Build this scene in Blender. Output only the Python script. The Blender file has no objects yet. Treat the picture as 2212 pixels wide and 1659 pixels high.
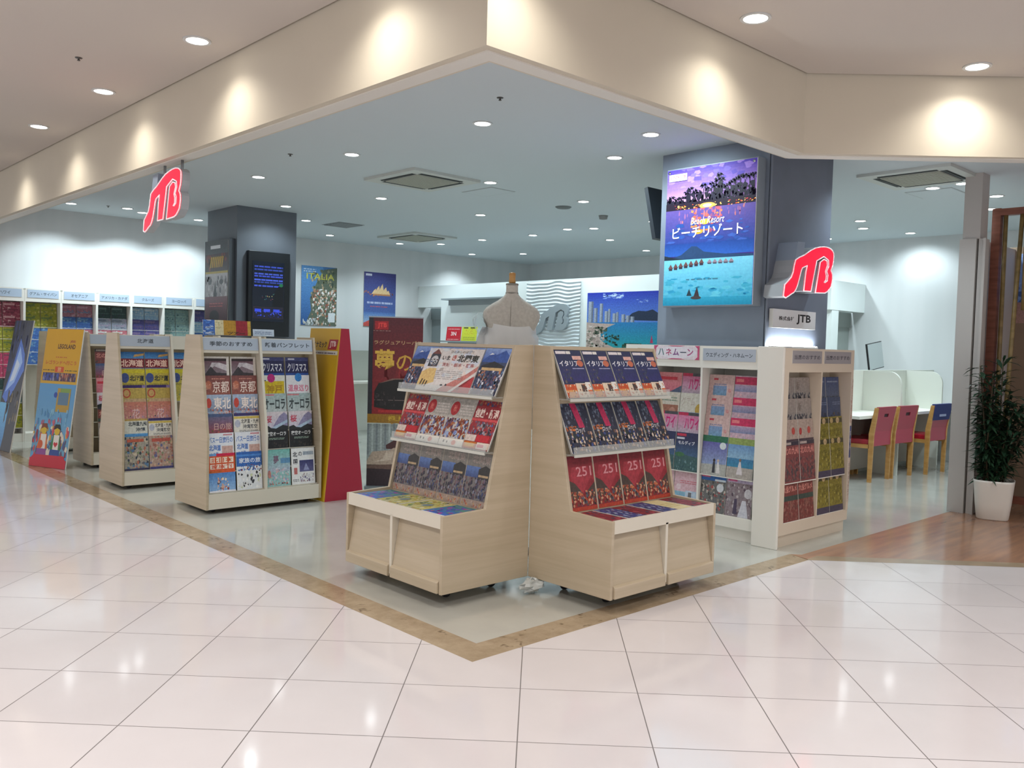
import bpy, bmesh, math, random
from mathutils import Matrix, Vector, Euler

# ------------------------------------------------------------------ scene, camera, world, exposure
S = bpy.context.scene
COL = S.collection
PI = math.pi

def hx(s):
    s = s.lstrip('#')
    v = [int(s[i:i + 2], 16) / 255 for i in (0, 2, 4)]
    return tuple((c / 12.92 if c <= .04045 else ((c + .055) / 1.055) ** 2.4) for c in v)

S.view_settings.view_transform = 'Standard'
S.view_settings.look = 'None'
S.view_settings.gamma = 1.0
S.view_settings.use_curve_mapping = False
S.view_settings.exposure = 0.0
S.cycles.max_bounces = 7
S.cycles.diffuse_bounces = 4
S.cycles.glossy_bounces = 4
S.cycles.transparent_max_bounces = 8
S.cycles.transmission_bounces = 4
S.cycles.caustics_reflective = False
S.cycles.caustics_refractive = False
S.cycles.sample_clamp_indirect = 4.0

cam_d = bpy.data.cameras.new('camera')
cam = bpy.data.objects.new('camera', cam_d)
COL.objects.link(cam)
S.camera = cam
cam_d.sensor_fit = 'HORIZONTAL'
cam_d.sensor_width = 36.0
cam_d.lens = 1870.0 / 2212.0 * 36.0
cam_d.clip_start = 0.05
cam_d.clip_end = 100
# measured: camera 1.30 m up, pitched down 2.56 deg, rolled 1.53 deg; X runs along the right border, Y along the left one
CAMPOS = Vector((-2.294, -2.636, 1.30))
def cam_matrix():
    pitch, roll, yb = math.radians(2.56), math.radians(1.53), math.radians(1.8)
    base = Matrix(((1, 0, 0), (0, 0, -1), (0, 1, 0)))
    cp, sp = math.cos(pitch), math.sin(pitch)
    rx = Matrix(((1, 0, 0), (0, cp, -sp), (0, sp, cp)))
    cr, sr = math.cos(roll), math.sin(roll)
    rz = Matrix(((cr, -sr, 0), (sr, cr, 0), (0, 0, 1)))
    a, b = yb + PI / 4, yb - PI / 4
    sh = Matrix(((math.sin(a), math.sin(b), 0), (math.cos(a), math.cos(b), 0), (0, 0, 1)))
    m = rz @ rx @ base @ sh                       # rows: right, down, forward
    r = Matrix((m[0], -m[1], -m[2])).transposed()  # columns: right, up, back
    return Matrix.Translation(CAMPOS) @ r.to_4x4()
cam.matrix_world = cam_matrix()

WORLD_STRENGTH = 0.98
w = bpy.data.worlds.new('world')
S.world = w
w.use_nodes = True
bgn = w.node_tree.nodes['Background']
bgn.inputs[0].default_value = (*hx('fdfdff'), 1)
bgn.inputs[1].default_value = WORLD_STRENGTH

SHOP_W = 56.0      # one shop downlight
MALL_W = 34.0      # one mall downlight
SHOP_C = (0.80, 0.95, 1.0)
MALL_C = (1.0, 0.985, 0.965)

# ------------------------------------------------------------------ helpers
def words(s):
    return len(s.split())

LABELS = {}
def tag(o, label, cat, group=None, kind=None):
    if label:
        assert 4 <= words(label) <= 16, (words(label), label)
        o['label'] = label
        LABELS.setdefault(label, []).append(o.name)
    if cat:
        o['category'] = cat
    if group:
        o['group'] = group
    if kind:
        o['kind'] = kind
    return o

def empty(name, loc, rz=0.0):
    o = bpy.data.objects.new(name, None)
    o.empty_display_size = .1
    COL.objects.link(o)
    o.location = loc
    o.rotation_euler = (0, 0, rz)
    return o

def link(name, me, parent=None, loc=(0, 0, 0), rot=(0, 0, 0)):
    o = bpy.data.objects.new(name, me)
    COL.objects.link(o)
    o.location = loc
    o.rotation_euler = rot
    if parent is not None:
        o.parent = parent
    return o

class MB:
    """collects shapes and becomes one mesh object"""
    def __init__(s):
        s.v = []; s.f = []; s.smooth = []
    def add(s, vs, fs, M=None, smooth=False):
        b = len(s.v)
        for p in vs:
            p = Vector(p)
            s.v.append(tuple(M @ p) if M is not None else tuple(p))
        for f in fs:
            s.f.append(tuple(i + b for i in f)); s.smooth.append(smooth)
        return s
    def box(s, x0, y0, z0, x1, y1, z1, M=None):
        v = [(x, y, z) for z in (z0, z1) for y in (y0, y1) for x in (x0, x1)]
        f = [(0, 2, 3, 1), (4, 5, 7, 6), (0, 1, 5, 4), (2, 6, 7, 3), (0, 4, 6, 2), (1, 3, 7, 5)]
        return s.add(v, f, M)
    def prism(s, pts, a, b, axis='x', M=None):
        """polygon pts extruded from a to b along axis; pts are (y,z) for x, (x,z) for y, (x,y) for z"""
        n = len(pts)
        def P(p, t):
            return {'x': (t, p[0], p[1]), 'y': (p[0], t, p[1]), 'z': (p[0], p[1], t)}[axis]
        v = [P(p, a) for p in pts] + [P(p, b) for p in pts]
        f = [tuple(range(n - 1, -1, -1)), tuple(range(n, 2 * n))]
        f += [(i, (i + 1) % n, n + (i + 1) % n, n + i) for i in range(n)]
        return s.add(v, f, M)
    def lathe(s, prof, n=20, M=None, sx=1.0, sy=1.0):
        v = []; f = []
        for r, z in prof:
            for k in range(n):
                a = 2 * PI * k / n
                v.append((r * math.cos(a) * sx, r * math.sin(a) * sy, z))
        for i in range(len(prof) - 1):
            for k in range(n):
                f.append((i * n + k, i * n + (k + 1) % n, (i + 1) * n + (k + 1) % n, (i + 1) * n + k))
        f.append(tuple(range(n - 1, -1, -1)))
        f.append(tuple(range((len(prof) - 1) * n, len(prof) * n)))
        return s.add(v, f, M, True)
    def tube(s, pts, r, n=8, r1=None):
        pts = [Vector(p) for p in pts]
        m = len(pts); v = []; f = []
        for i, p in enumerate(pts):
            d = (pts[min(i + 1, m - 1)] - pts[max(i - 1, 0)]).normalized()
            up = Vector((0, 0, 1)) if abs(d.z) < .9 else Vector((1, 0, 0))
            a = d.cross(up).normalized(); b = d.cross(a)
            rr = r if r1 is None else r + (r1 - r) * i / (m - 1)
            for k in range(n):
                t = 2 * PI * k / n
                v.append(p + a * (rr * math.cos(t)) + b * (rr * math.sin(t)))
        for i in range(m - 1):
            for k in range(n):
                f.append((i * n + k, i * n + (k + 1) % n, (i + 1) * n + (k + 1) % n, (i + 1) * n + k))
        f.append(tuple(range(n - 1, -1, -1))); f.append(tuple(range((m - 1) * n, m * n)))
        return s.add(v, f, None, True)
    def mesh(s, name, m):
        me = bpy.data.meshes.new(name)
        me.from_pydata(s.v, [], s.f)
        me.polygons.foreach_set('use_smooth', s.smooth)
        me.materials.append(m)
        bm = bmesh.new(); bm.from_mesh(me)
        bmesh.ops.recalc_face_normals(bm, faces=bm.faces)
        bm.to_mesh(me); bm.free()
        return me
    def build(s, name, m, parent=None, loc=(0, 0, 0), rot=(0, 0, 0), bevel=0.0):
        o = link(name, s.mesh(name, m), parent, loc, rot)
        if bevel:
            md = o.modifiers.new('bevel', 'BEVEL'); md.width = bevel; md.segments = 2; md.limit_method = 'ANGLE'
        return o

def struct(name, mb, m, bevel=0):
    o = mb.build(name, m, bevel=bevel); o['kind'] = 'structure'; return o

# ------------------------------------------------------------------ materials
MATS = {}
def mat(name, col, rough=.5, metal=0.0, spec=.5, emis=None, es=0.0, alpha=None):
    if name in MATS: return MATS[name]
    m = bpy.data.materials.new(name); m.use_nodes = True
    b = m.node_tree.nodes['Principled BSDF']
    c = hx(col) if isinstance(col, str) else col
    b.inputs['Base Color'].default_value = (*c, 1)
    b.inputs['Roughness'].default_value = rough
    b.inputs['Metallic'].default_value = metal
    b.inputs['Specular IOR Level'].default_value = spec
    if emis:
        e = hx(emis) if isinstance(emis, str) else emis
        b.inputs['Emission Color'].default_value = (*e, 1)
        b.inputs['Emission Strength'].default_value = es
    if alpha is not None:
        b.inputs['Alpha'].default_value = alpha
    MATS[name] = m
    return m

def nodes(m):
    nt = m.node_tree
    return nt, nt.nodes, nt.links, nt.nodes['Principled BSDF']

def noisy(name, c0, c1, scale=(1, 1, 1), rough=.5, spec=.5, detail=3, lo=.35, hi=.65, coords='Object', bump=0.0, nscale=1.0):
    """two-tone noise: laminate grain, wallpaper, stone"""
    if name in MATS: return MATS[name]
    m = mat(name, c0, rough, 0, spec)
    nt, N, L, b = nodes(m)
    tc = N.new('ShaderNodeTexCoord'); mp = N.new('ShaderNodeMapping'); mp.inputs['Scale'].default_value = scale
    nz = N.new('ShaderNodeTexNoise'); nz.inputs['Detail'].default_value = detail; nz.inputs['Scale'].default_value = nscale
    cr = N.new('ShaderNodeValToRGB')
    cr.color_ramp.elements[0].position = lo; cr.color_ramp.elements[0].color = (*hx(c0), 1)
    cr.color_ramp.elements[1].position = hi; cr.color_ramp.elements[1].color = (*hx(c1), 1)
    L.new(tc.outputs[coords], mp.inputs[0]); L.new(mp.outputs[0], nz.inputs['Vector'])
    L.new(nz.outputs[0], cr.inputs[0]); L.new(cr.outputs[0], b.inputs['Base Color'])
    if bump:
        bp = N.new('ShaderNodeBump'); bp.inputs['Strength'].default_value = bump; bp.inputs['Distance'].default_value = .002
        L.new(nz.outputs[0], bp.inputs['Height']); L.new(bp.outputs[0], b.inputs['Normal'])
    return m

def print_mat(name, rough=.35, es=0.0, grain=0.0, spec=.5):
    if name in MATS: return MATS[name]
    m = mat(name, 'ffffff', rough, 0, spec)
    nt, N, L, b = nodes(m)
    a = N.new('ShaderNodeVertexColor'); a.layer_name = 'ink'
    if grain:      # halftone-like mottling of a photographic print
        tc = N.new('ShaderNodeTexCoord'); nz = N.new('ShaderNodeTexNoise'); nz.inputs['Scale'].default_value = 55; nz.inputs['Detail'].default_value = 5; nz.inputs['Roughness'].default_value = .65
        L.new(tc.outputs['Object'], nz.inputs['Vector'])
        mr = N.new('ShaderNodeMapRange'); mr.inputs['From Min'].default_value = .3; mr.inputs['From Max'].default_value = .7; mr.inputs['To Min'].default_value = .5 - grain; mr.inputs['To Max'].default_value = .5 + grain
        L.new(nz.outputs[0], mr.inputs['Value'])
        ov = N.new('ShaderNodeMix'); ov.data_type = 'RGBA'; ov.blend_type = 'OVERLAY'; ov.inputs['Factor'].default_value = 1
        L.new(a.outputs[0], ov.inputs['A']); L.new(mr.outputs[0], ov.inputs['B']); a = ov
        out = ov.outputs['Result']
        L.new(out, b.inputs['Base Color'])
        if es:
            L.new(out, b.inputs['Emission Color']); b.inputs['Emission Strength'].default_value = es
        return m
    L.new(a.outputs[0], b.inputs['Base Color'])
    if es:
        L.new(a.outputs[0], b.inputs['Emission Color']); b.inputs['Emission Strength'].default_value = es
    return m

PRINT = print_mat('printed_paper', .45, 0, .15)
PRINT_LIT = print_mat('backlit_print', .5, .42, .05, .2)
SCREEN = print_mat('screen_picture', .2, .9)

LAM = noisy('pale_maple_laminate', 'bdae97', 'b3a48c', (1.2, 1.2, 34), .42, .4, 4)
LAMH = LAM
WHITE_CAB = mat('white_laminate', 'e9e6df', .38)
WHITE = mat('white_paint', 'eef0f0', .55)
EDGE = mat('pale_edge_banding', 'd6cfc0', .4)
GREY_PLATE = mat('silver_grey_plate', 'b4bcc8', .4)
DARKGREY = noisy('charcoal_pillar_panel', '6e7585', '676e7c', (3, 3, 3), .55, .4)
PILLAR = noisy('grey_pillar_panel', '7d8694', '757e8c', (3, 3, 3), .5, .4)
BLACK = mat('black_plastic', '15161a', .35)
CASTER = mat('dark_rubber', '26262a', .5)
CHROME = mat('chrome', 'd8dade', .18, 1.0)
STEEL = mat('brushed_steel', '9aa0a6', .35, 1.0)
WOODC = noisy('beech_wood', 'c99a5c', 'b98748', (6, 6, 30), .4, .5, 4)
RED_V = mat('red_vinyl', 'a81e30', .3)
REDBACK = mat('rose_red_back', 'a8384c', .4)
NAVY = mat('navy_cloth', '26306e', .7)
PAPER = mat('white_paper', 'ececec', .6)

def acrylic():
    m = bpy.data.materials.new('clear_acrylic'); m.use_nodes = True
    nt = m.node_tree; nt.nodes.clear()
    o = nt.nodes.new('ShaderNodeOutputMaterial'); mx = nt.nodes.new('ShaderNodeMixShader')
    t = nt.nodes.new('ShaderNodeBsdfTransparent'); t.inputs[0].default_value = (.93, .95, .95, 1)
    g = nt.nodes.new('ShaderNodeBsdfPrincipled'); g.inputs['Base Color'].default_value = (.8, .82, .82, 1); g.inputs['Roughness'].default_value = .12
    mx.inputs[0].default_value = .22
    nt.links.new(t.outputs[0], mx.inputs[1]); nt.links.new(g.outputs[0], mx.inputs[2]); nt.links.new(mx.outputs[0], o.inputs[0])
    return m
ACRYLIC = acrylic()

def sheer():
    m = bpy.data.materials.new('sheer_white_organza'); m.use_nodes = True
    nt = m.node_tree; nt.nodes.clear()
    o = nt.nodes.new('ShaderNodeOutputMaterial'); mx = nt.nodes.new('ShaderNodeMixShader')
    t = nt.nodes.new('ShaderNodeBsdfTransparent')
    g = nt.nodes.new('ShaderNodeBsdfPrincipled'); g.inputs['Base Color'].default_value = (.93, .95, .97, 1); g.inputs['Roughness'].default_value = .28
    mx.inputs[0].default_value = .80
    nt.links.new(t.outputs[0], mx.inputs[1]); nt.links.new(g.outputs[0], mx.inputs[2]); nt.links.new(mx.outputs[0], o.inputs[0])
    return m
SHEER = sheer()

# ------------------------------------------------------------------ printed artwork: coloured shapes in one mesh
_TXT = {}
def text_geo(body, bold=0.0, shear=0.0):
    k = (body, bold, shear)
    if k in _TXT: return _TXT[k]
    cu = bpy.data.curves.new('glyphs', 'FONT'); cu.body = body; cu.resolution_u = 2; cu.offset = bold; cu.shear = shear
    o = bpy.data.objects.new('glyphs', cu); COL.objects.link(o)
    bpy.context.view_layer.update()
    me = o.evaluated_get(bpy.context.evaluated_depsgraph_get()).to_mesh()
    vs = [(v.co.x, v.co.y) for v in me.vertices]; fs = [tuple(p.vertices) for p in me.polygons]
    o.to_mesh_clear(); bpy.data.objects.remove(o); bpy.data.curves.remove(cu)
    if vs:
        x0 = min(p[0] for p in vs); x1 = max(p[0] for p in vs); y0 = min(p[1] for p in vs); y1 = max(p[1] for p in vs)
        vs = [((x - x0) / max(x1 - x0, 1e-6), (y - y0) / max(y1 - y0, 1e-6)) for x, y in vs]
    _TXT[k] = (vs, fs)
    return _TXT[k]

class Art:
    """shapes in the unit square, painted back to front, each a hair above the last"""
    def __init__(s, bg):
        s.v = []; s.f = []; s.c = []; s.layer = 0
        s.r(0, 0, 1, 1, bg)
    def _add(s, pts, faces, cols):
        b = len(s.v)
        s.v += [(x, y, s.layer) for x, y in pts]
        for f, c in zip(faces, cols):
            s.f.append(tuple(i + b for i in f)); s.c.append(hx(c) if isinstance(c, str) else c)
        s.layer += 1
    def r(s, x0, y0, x1, y1, c):
        s._add([(x0, y0), (x1, y0), (x1, y1), (x0, y1)], [(0, 1, 2, 3)], [c]); return s
    def p(s, pts, c):
        s._add(pts, [tuple(range(len(pts)))], [c]); return s
    def e(s, cx, cy, rx, ry, c, n=18):
        return s.p([(cx + rx * math.cos(2 * PI * k / n), cy + ry * math.sin(2 * PI * k / n)) for k in range(n)], c)
    def g(s, x0, y0, x1, y1, c0, c1, n=14):
        a, b = hx(c0), hx(c1)
        pts = []; fs = []; cs = []
        for i in range(n + 1):
            y = y0 + (y1 - y0) * i / n
            pts += [(x0, y), (x1, y)]
        for i in range(n):
            t = (i + .5) / n
            fs.append((2 * i, 2 * i + 1, 2 * i + 3, 2 * i + 2)); cs.append(tuple(a[k] + (b[k] - a[k]) * t for k in range(3)))
        s._add(pts, fs, cs); return s
    def t(s, body, x0, y0, x1, y1, c, bold=0.0, shear=0.0):
        vs, fs = text_geo(body, bold, shear)
        if vs: s._add([(x0 + (x1 - x0) * a, y0 + (y1 - y0) * b) for a, b in vs], fs, [c] * len(fs))
        return s
    def b(s, x0, y0, x1, y1, cols, n=40, seed=1, sz=.07, asp=1.0):
        """photo-like speckle of small irregular patches kept inside the box"""
        R = random.Random(seed); n = int(n * 2.2); sz *= .7
        for i in range(n):
            cx = R.uniform(x0, x1); cy = R.uniform(y0, y1); m = R.randint(4, 6); q = R.uniform(.4, 1) * sz; a0 = R.uniform(0, 6)
            pts = [(min(max(cx + q * math.cos(a0 + 2 * PI * k / m) * R.uniform(.6, 1.1), x0), x1),
                    min(max(cy + q * asp * math.sin(a0 + 2 * PI * k / m) * R.uniform(.6, 1.1), y0), y1)) for k in range(m)]
            s._add(pts, [tuple(range(m))], [R.choice(cols)])
            s.layer -= 1 if i % 9 else 0
        s.layer += 1
        return s
    def lines(s, x0, y0, x1, y1, c, n=4, fill=.45, seed=3):
        R = random.Random(seed)
        h = (y1 - y0) / n
        for i in range(n):
            x = x0
            while x < x1 - .01:
                l = R.uniform(.03, .12) * (x1 - x0) / .5
                s._add([(x, y0 + h * i), (min(x + l, x1), y0 + h * i), (min(x + l, x1), y0 + h * (i + fill)), (x, y0 + h * (i + fill))], [(0, 1, 2, 3)], [c]); s.layer -= 1
                x += l + R.uniform(.01, .03)
        s.layer += 1
        return s

def art_mesh(name, art, W, H, T, m=None, paper='e8e6e0', step=.00006, bow=0.0):
    """slab W x H x T standing on z=0, centred on x, art on its -y face"""
    vs = [(-W / 2, 0, 0), (W / 2, 0, 0), (W / 2, T, 0), (-W / 2, T, 0), (-W / 2, 0, H), (W / 2, 0, H), (W / 2, T, H), (-W / 2, T, H)]
    fs = [(0, 3, 2, 1), (4, 5, 6, 7), (1, 2, 6, 5), (3, 0, 4, 7), (2, 3, 7, 6), (0, 1, 5, 4)]
    cs = [hx(paper)] * 6
    b = len(vs)
    vs += [((x - .5) * W, -.0002 - l * step, y * H) for x, y, l in art.v]
    fs += [tuple(i + b for i in f) for f in art.f]
    cs += art.c
    me = bpy.data.meshes.new(name)
    me.from_pydata(vs, [], fs)
    a = me.color_attributes.new('ink', 'FLOAT_COLOR', 'CORNER')
    buf = []
    for p, c in zip(me.polygons, cs):
        for _ in range(p.loop_total): buf += [c[0], c[1], c[2], 1.0]
    a.data.foreach_set('color', buf)
    me.materials.append(m or PRINT)
    return me

# pixel-free placing of a thing that leans back by `tilt` and is turned by `rz`
def lean(o, loc, tilt, rz, roll=0.0):
    o.location = loc
    o.rotation_euler = (Matrix.Rotation(rz, 3, 'Z') @ Matrix.Rotation(-tilt, 3, 'X') @ Matrix.Rotation(roll, 3, 'Y')).to_euler()
    return o

def local_to_world(root_loc, rz, p):
    return Vector(root_loc) + Matrix.Rotation(rz, 3, 'Z') @ Vector(p)
# ------------------------------------------------------------------ brochure covers
COVERS = {}
def cover(key, look):
    def deco(fn):
        COVERS[key] = (look, fn); return fn
    return deco

@cover('maroon_hills', 'maroon autumn landscape')
def _(): 
    a = Art('d8d2cc').r(.04, .02, .90, .95, '4a2d36').r(.04, .88, .90, .95, '2e2024').g(.04, .5, .90, .88, '8a8088', '6a4a55')
    return a.p([(.2, .62), (.34, .84), (.45, .74), (.9, .62), (.9, .78), (.62, .84), (.42, .80)], 'c9c2c8').p([(.04, .5), (.3, .74), (.5, .58), (.9, .56), (.9, .5)], '3a353a').b(.04, .02, .9, .5, ['5a3035', '6a3a3a', '3d2a30', '80565a'], 24, 4)
@cover('kyoto', 'rust red old capital')
def _():
    a = Art('8e5148').g(0, .4, 1, 1, '97584c', '7d4a48').b(0, 0, 1, .45, ['a05844', '7c4038', '6a3a38', 'b06a50'], 30, 5).e(.17, .76, .12, .10, 'b86a52')
    return a.t('京都', .32, .55, .95, .86, 'ecd9cf', .01).t('秋の', .05, .62, .26, .80, 'e0a890').lines(.3, .9, .8, .96, 'c98a7a', 1)
@cover('tohoku', 'slate blue and orange northern region')
def _():
    a = Art('8fa2bd').g(0, .55, 1, 1, '7f88a0', 'a4b4cc').b(0, 0, 1, .62, ['b5553f', 'c26a4c', '8a4a48', '5a5a78', 'a84838'], 40, 6)
    return a.t('東北', .32, .62, .97, .93, 'f1e2da', .02).e(.14, .78, .10, .13, 'c0463a').t('冬の旅', .3, .46, .9, .58, 'ead0c4')
@cover('red_autumn', 'crimson hill')
def _():
    return Art('8e3a42').g(0, .45, 1, 1, '93404a', '5f6a8a').b(0, 0, 1, .6, ['9c3c40', '7a2c36', 'b05a50', '6a5a3c'], 34, 7).r(0, .92, 1, 1, '4a5a80').t('日の旅', .30, .58, .95, .76, 'd8b4a8')
@cover('hokkaido_white', 'cream northern island with black title')
def _():
    return Art('dcd8cf').r(0, .92, 1, 1, '3a3468').r(0, .85, 1, .91, 'cdb65a').t('北海道・九州', .28, .72, .97, .84, '2a2c30', .02).t('沖縄航空', .34, .58, .92, .70, '3a4048', .02).e(.14, .72, .11, .10, 'b0b4c4').lines(.2, .5, .95, .56, '6a6a70', 2).b(0, 0, 1, .45, ['c8c4bc', 'd8c8b8', 'a8b4c0'], 16, 8)
@cover('blue_white', 'white cover with blue lettering')
def _():
    return Art('dfe2ea').r(.6, .93, .95, .97, 'c88a94').t('バス一日旅行の', .04, .74, .96, .9, '3a6cb8', .02).t('北海道', .06, .54, .5, .70, '3a6cb8', .03).t('への旅', .1, .40, .4, .51, '4a7cc0', .02).r(.54, .46, .96, .66, 'c7a49c').b(0, 0, 1, .38, ['d8dce6', 'a8c4dc', 'cfe0dc', 'e8c8c0'], 22, 9)
@cover('orange_resort', 'orange-topped resort')
def _():
    a = Art('6a9ad0').g(0, 0, 1, .5, '8fb4dc', '4a82c4').r(0, .5, 1, .94, 'd0562e').r(.3, .93, 1, 1, 'c81e48').r(0, .5, .5, .55, 'b85a28')
    for k in range(4): a.r(.06 + .23 * k, .76, .25 + .23 * k, .9, 'ecdcc8').r(.06 + .23 * k, .60, .25 + .23 * k, .72, 'efe4d6')
    return a.t('北日本', .08, .77, .9, .89, 'd0562e', .02).t('家族割', .1, .61, .88, .71, 'c84a28', .02).b(.3, .02, .75, .38, ['c8645a', 'e8dcc8', '5a4a58', 'd8a890'], 18, 10).r(0, 0, 1, .04, 'e4e4ec')
@cover('blue_trip', 'royal blue-topped family trip')
def _():
    return Art('dfe2e6').r(0, .62, 1, 1, '2f62ae').r(0, .88, 1, .93, '4a84cc').t('家族の旅', .1, .70, .95, .84, 'dfe6f2', .02).b(0, .5, 1, .66, ['3a6ab0', '5a86c0', '7a3a48'], 22, 11).b(.05, .02, .95, .5, ['e8e8e8', 'dcdcdc', '3a3a40', 'c8d0a8', 'f0f0f0'], 34, 12, .09)
@cover('christmas', 'navy winter holiday')
def _():
    return Art('24244f').r(0, .90, 1, 1, '3f4270').r(.12, .93, .4, .97, 'c8c8d8').t('クリスマス', .1, .60, .92, .84, 'e4e4ec', .02).g(0, .28, 1, .56, '3a6ab4', '2a4a94').p([(.5, .44), (.98, .30), (.98, .48)], 'b0b4c8').b(0, 0, 1, .3, ['2a2a5a', '30407a', '502a5a'], 20, 13)
@cover('yellow_kobe', 'yellow city break')
def _():
    return Art('dcdcd4').r(.06, 0, .96, .84, 'cdb11e').e(.42, .92, .16, .12, 'b8267a').t('神戸', .22, .50, .88, .74, 'a8801c', .03).r(.06, .84, .2, .87, '40404a').lines(.12, .3, .9, .42, 'a08a28', 2)
@cover('white_spa', 'white spa with pink lettering')
def _():
    return Art('dedde2').e(.52, .94, .15, .12, '2f7cc4').t('温泉巡り', .06, .54, .95, .74, 'd07a92', .03).lines(.08, .34, .9, .46, 'b8c0d4', 2).b(0, 0, 1, .3, ['d4dcea', 'e8e8ee', 'c8d8c8'], 14, 14)
@cover('aurora', 'silver and dark green northern lights')
def _():
    return Art('aab3b4').g(0, .5, 1, 1, 'b4bcbc', '9cb0b0').r(0, .94, .5, .98, 'c87a80').t('オーロラ', .06, .56, .95, .86, '3a4244', .03).p([(0, .48), (.3, .44), (.6, .36), (1, .48), (1, 0), (0, 0)], '24352f').b(0, .04, 1, .34, ['2a4a3c', '203028', '3a6a54', '8aa89a'], 22, 15)
@cover('cherry_night', 'cherry blossom above a black night')
def _():
    a = Art('1c1d20').g(0, .5, 1, 1, 'c0b8cc', 'd4c8cc').p([(.4, .62), (.66, .88), (.86, .98), (1, .9), (1, .55), (.4, .55)], '8a84a4').p([(0, .5), (0, .58), (.2, .62), (.3, .56), (.6, .58), (.75, .64), (1, .6), (1, .5)], '26282c')
    return a.t('桜', .06, .70, .34, .90, 'c0445a', .03).p([(.3, .56), (1, .78), (1, .7), (.5, .54)], 'a8bcd0').t('夜空オーロラ', .08, .34, .92, .46, 'dcdcdc', .02).lines(.2, .24, .85, .30, '9ab0a0', 2).b(0, .02, 1, .2, ['26282a', '3a3230', '202428'], 14, 16)
@cover('teal_north', 'pale teal snow country')
def _():
    return Art('8fb9b8').g(0, .4, 1, 1, 'a8b4c4', '6fb0a8').r(.6, .62, 1, .76, '5a8ab0').b(.1, .05, .95, .5, ['b8b4c4', 'd0a8a8', '8a9ab8', 'c8ccd4'], 34, 17).t('夢', .3, .62, .52, .84, '7a5a74', .02).e(.12, .34, .07, .11, 'c08078').b(.0, .04, .9, .1, ['3a4a50', 'c07a70'], 12, 18, .05)
@cover('white_north', 'white snow country with navy photo')
def _():
    return Art('e2e2e2').t('北', .06, .76, .26, .9, '2c2c34', .03).t('の', .3, .78, .46, .9, '3a3a44', .02).t('国', .08, .56, .26, .70, '2c2c34', .03).g(.34, .34, .95, .66, '5a5a86', '34366a').p([(.5, .38), (.62, .58), (.76, .38)], '8a90b8').r(.1, .28, .24, .46, 'b86a68').b(.35, .06, .95, .3, ['b8b4c4', '6a6488', 'd0d0d4', 'a08a90'], 22, 19).r(.5, .8, .95, .9, '9aa4b0').lines(.04, .08, .3, .16, '3a3a40', 2)

@cover('hokkaido_red', 'blue and crimson northern island')
def _():
    return Art('3f7ab6').g(0, .6, 1, 1, '5a96c4', '2f6cac').r(0, .52, 1, .8, '7a2530').t('北海道', .04, .55, .96, .77, 'e8c4b4', .03).p([(.55, .84), (1, .9), (1, .96), (.6, .92)], 'c09a60').b(0, .05, 1, .5, ['4a86c0', '3a6ab0', 'c8b070', '5aa0cc'], 30, 20)
@cover('hokkaido_yellow', 'yellow and navy northern island')
def _():
    return Art('b9aa48').r(0, .86, 1, .96, 'c8bc30').e(.17, .72, .17, .15, '40508a').t('北海道', .36, .62, .97, .80, '1f2638', .04).lines(.1, .5, .95, .56, '6a6440', 2).b(0, .04, 1, .44, ['b8a050', 'c8b468', 'a08a48', '9a9a70'], 24, 21)
@cover('yellow_seal', 'mustard cover with round red seal')
def _():
    return Art('b7a055').r(0, .92, .85, 1, '3a2a6a').r(.86, .92, 1, 1, '8a7ab0').e(.2, .76, .17, .14, 'b04a3c').e(.2, .76, .12, .10, 'c4a068').b(0, 0, 1, .6, ['b88a70', 'b0a060', 'c09a68', 'a8a888', 'b4b4a0'], 40, 22).g(.1, .42, 1, .6, 'c49a88', 'b8a078')
@cover('coral_field', 'coral flower field')
def _():
    return Art('b07a72').g(0, .2, 1, 1, 'b8888c', 'c07a68').b(0, .2, 1, .9, ['c8888c', 'b06a70', 'c8a088', 'a890a8'], 34, 23).r(0, .05, 1, .16, '2c2c50').t('花', .4, .5, .7, .8, 'e0c0c0')
@cover('blue_strip', 'white cover with sky-blue strip')
def _():
    return Art('cfd0c8').r(0, .94, 1, 1, 'b89a58').t('北海道九州', .2, .78, .96, .92, '26303c', .03).t('沖縄', .5, .62, .9, .74, '3a4450', .03).g(.0, .36, 1, .56, '3a7ec4', '5a9ad0').b(0, 0, 1, .36, ['7a9a68', '5a8ab0', 'b0b890', '3a70b0'], 24, 24)
@cover('collage_grey', 'grey photo collage')
def _():
    return Art('a09a90').b(0, 0, 1, 1, ['8a8078', 'b4705c', '5a7a9c', '6a6a74', 'c0b4a0', '7a8a68', '3a4250'], 70, 25, .1).r(.1, .84, .8, .93, 'b8604c').r(0, 0, 1, .06, '3a3a58')
@cover('collage_rose', 'rose photo collage')
def _():
    return Art('b0968a').b(0, 0, 1, 1, ['b88a80', 'c8a890', '8a9a78', 'c0b0a8', 'a06a60', '6a6a90'], 60, 26, .1).r(.1, .82, .9, .92, 'b85a50').r(0, 0, 1, .07, '4a4a80')

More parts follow.
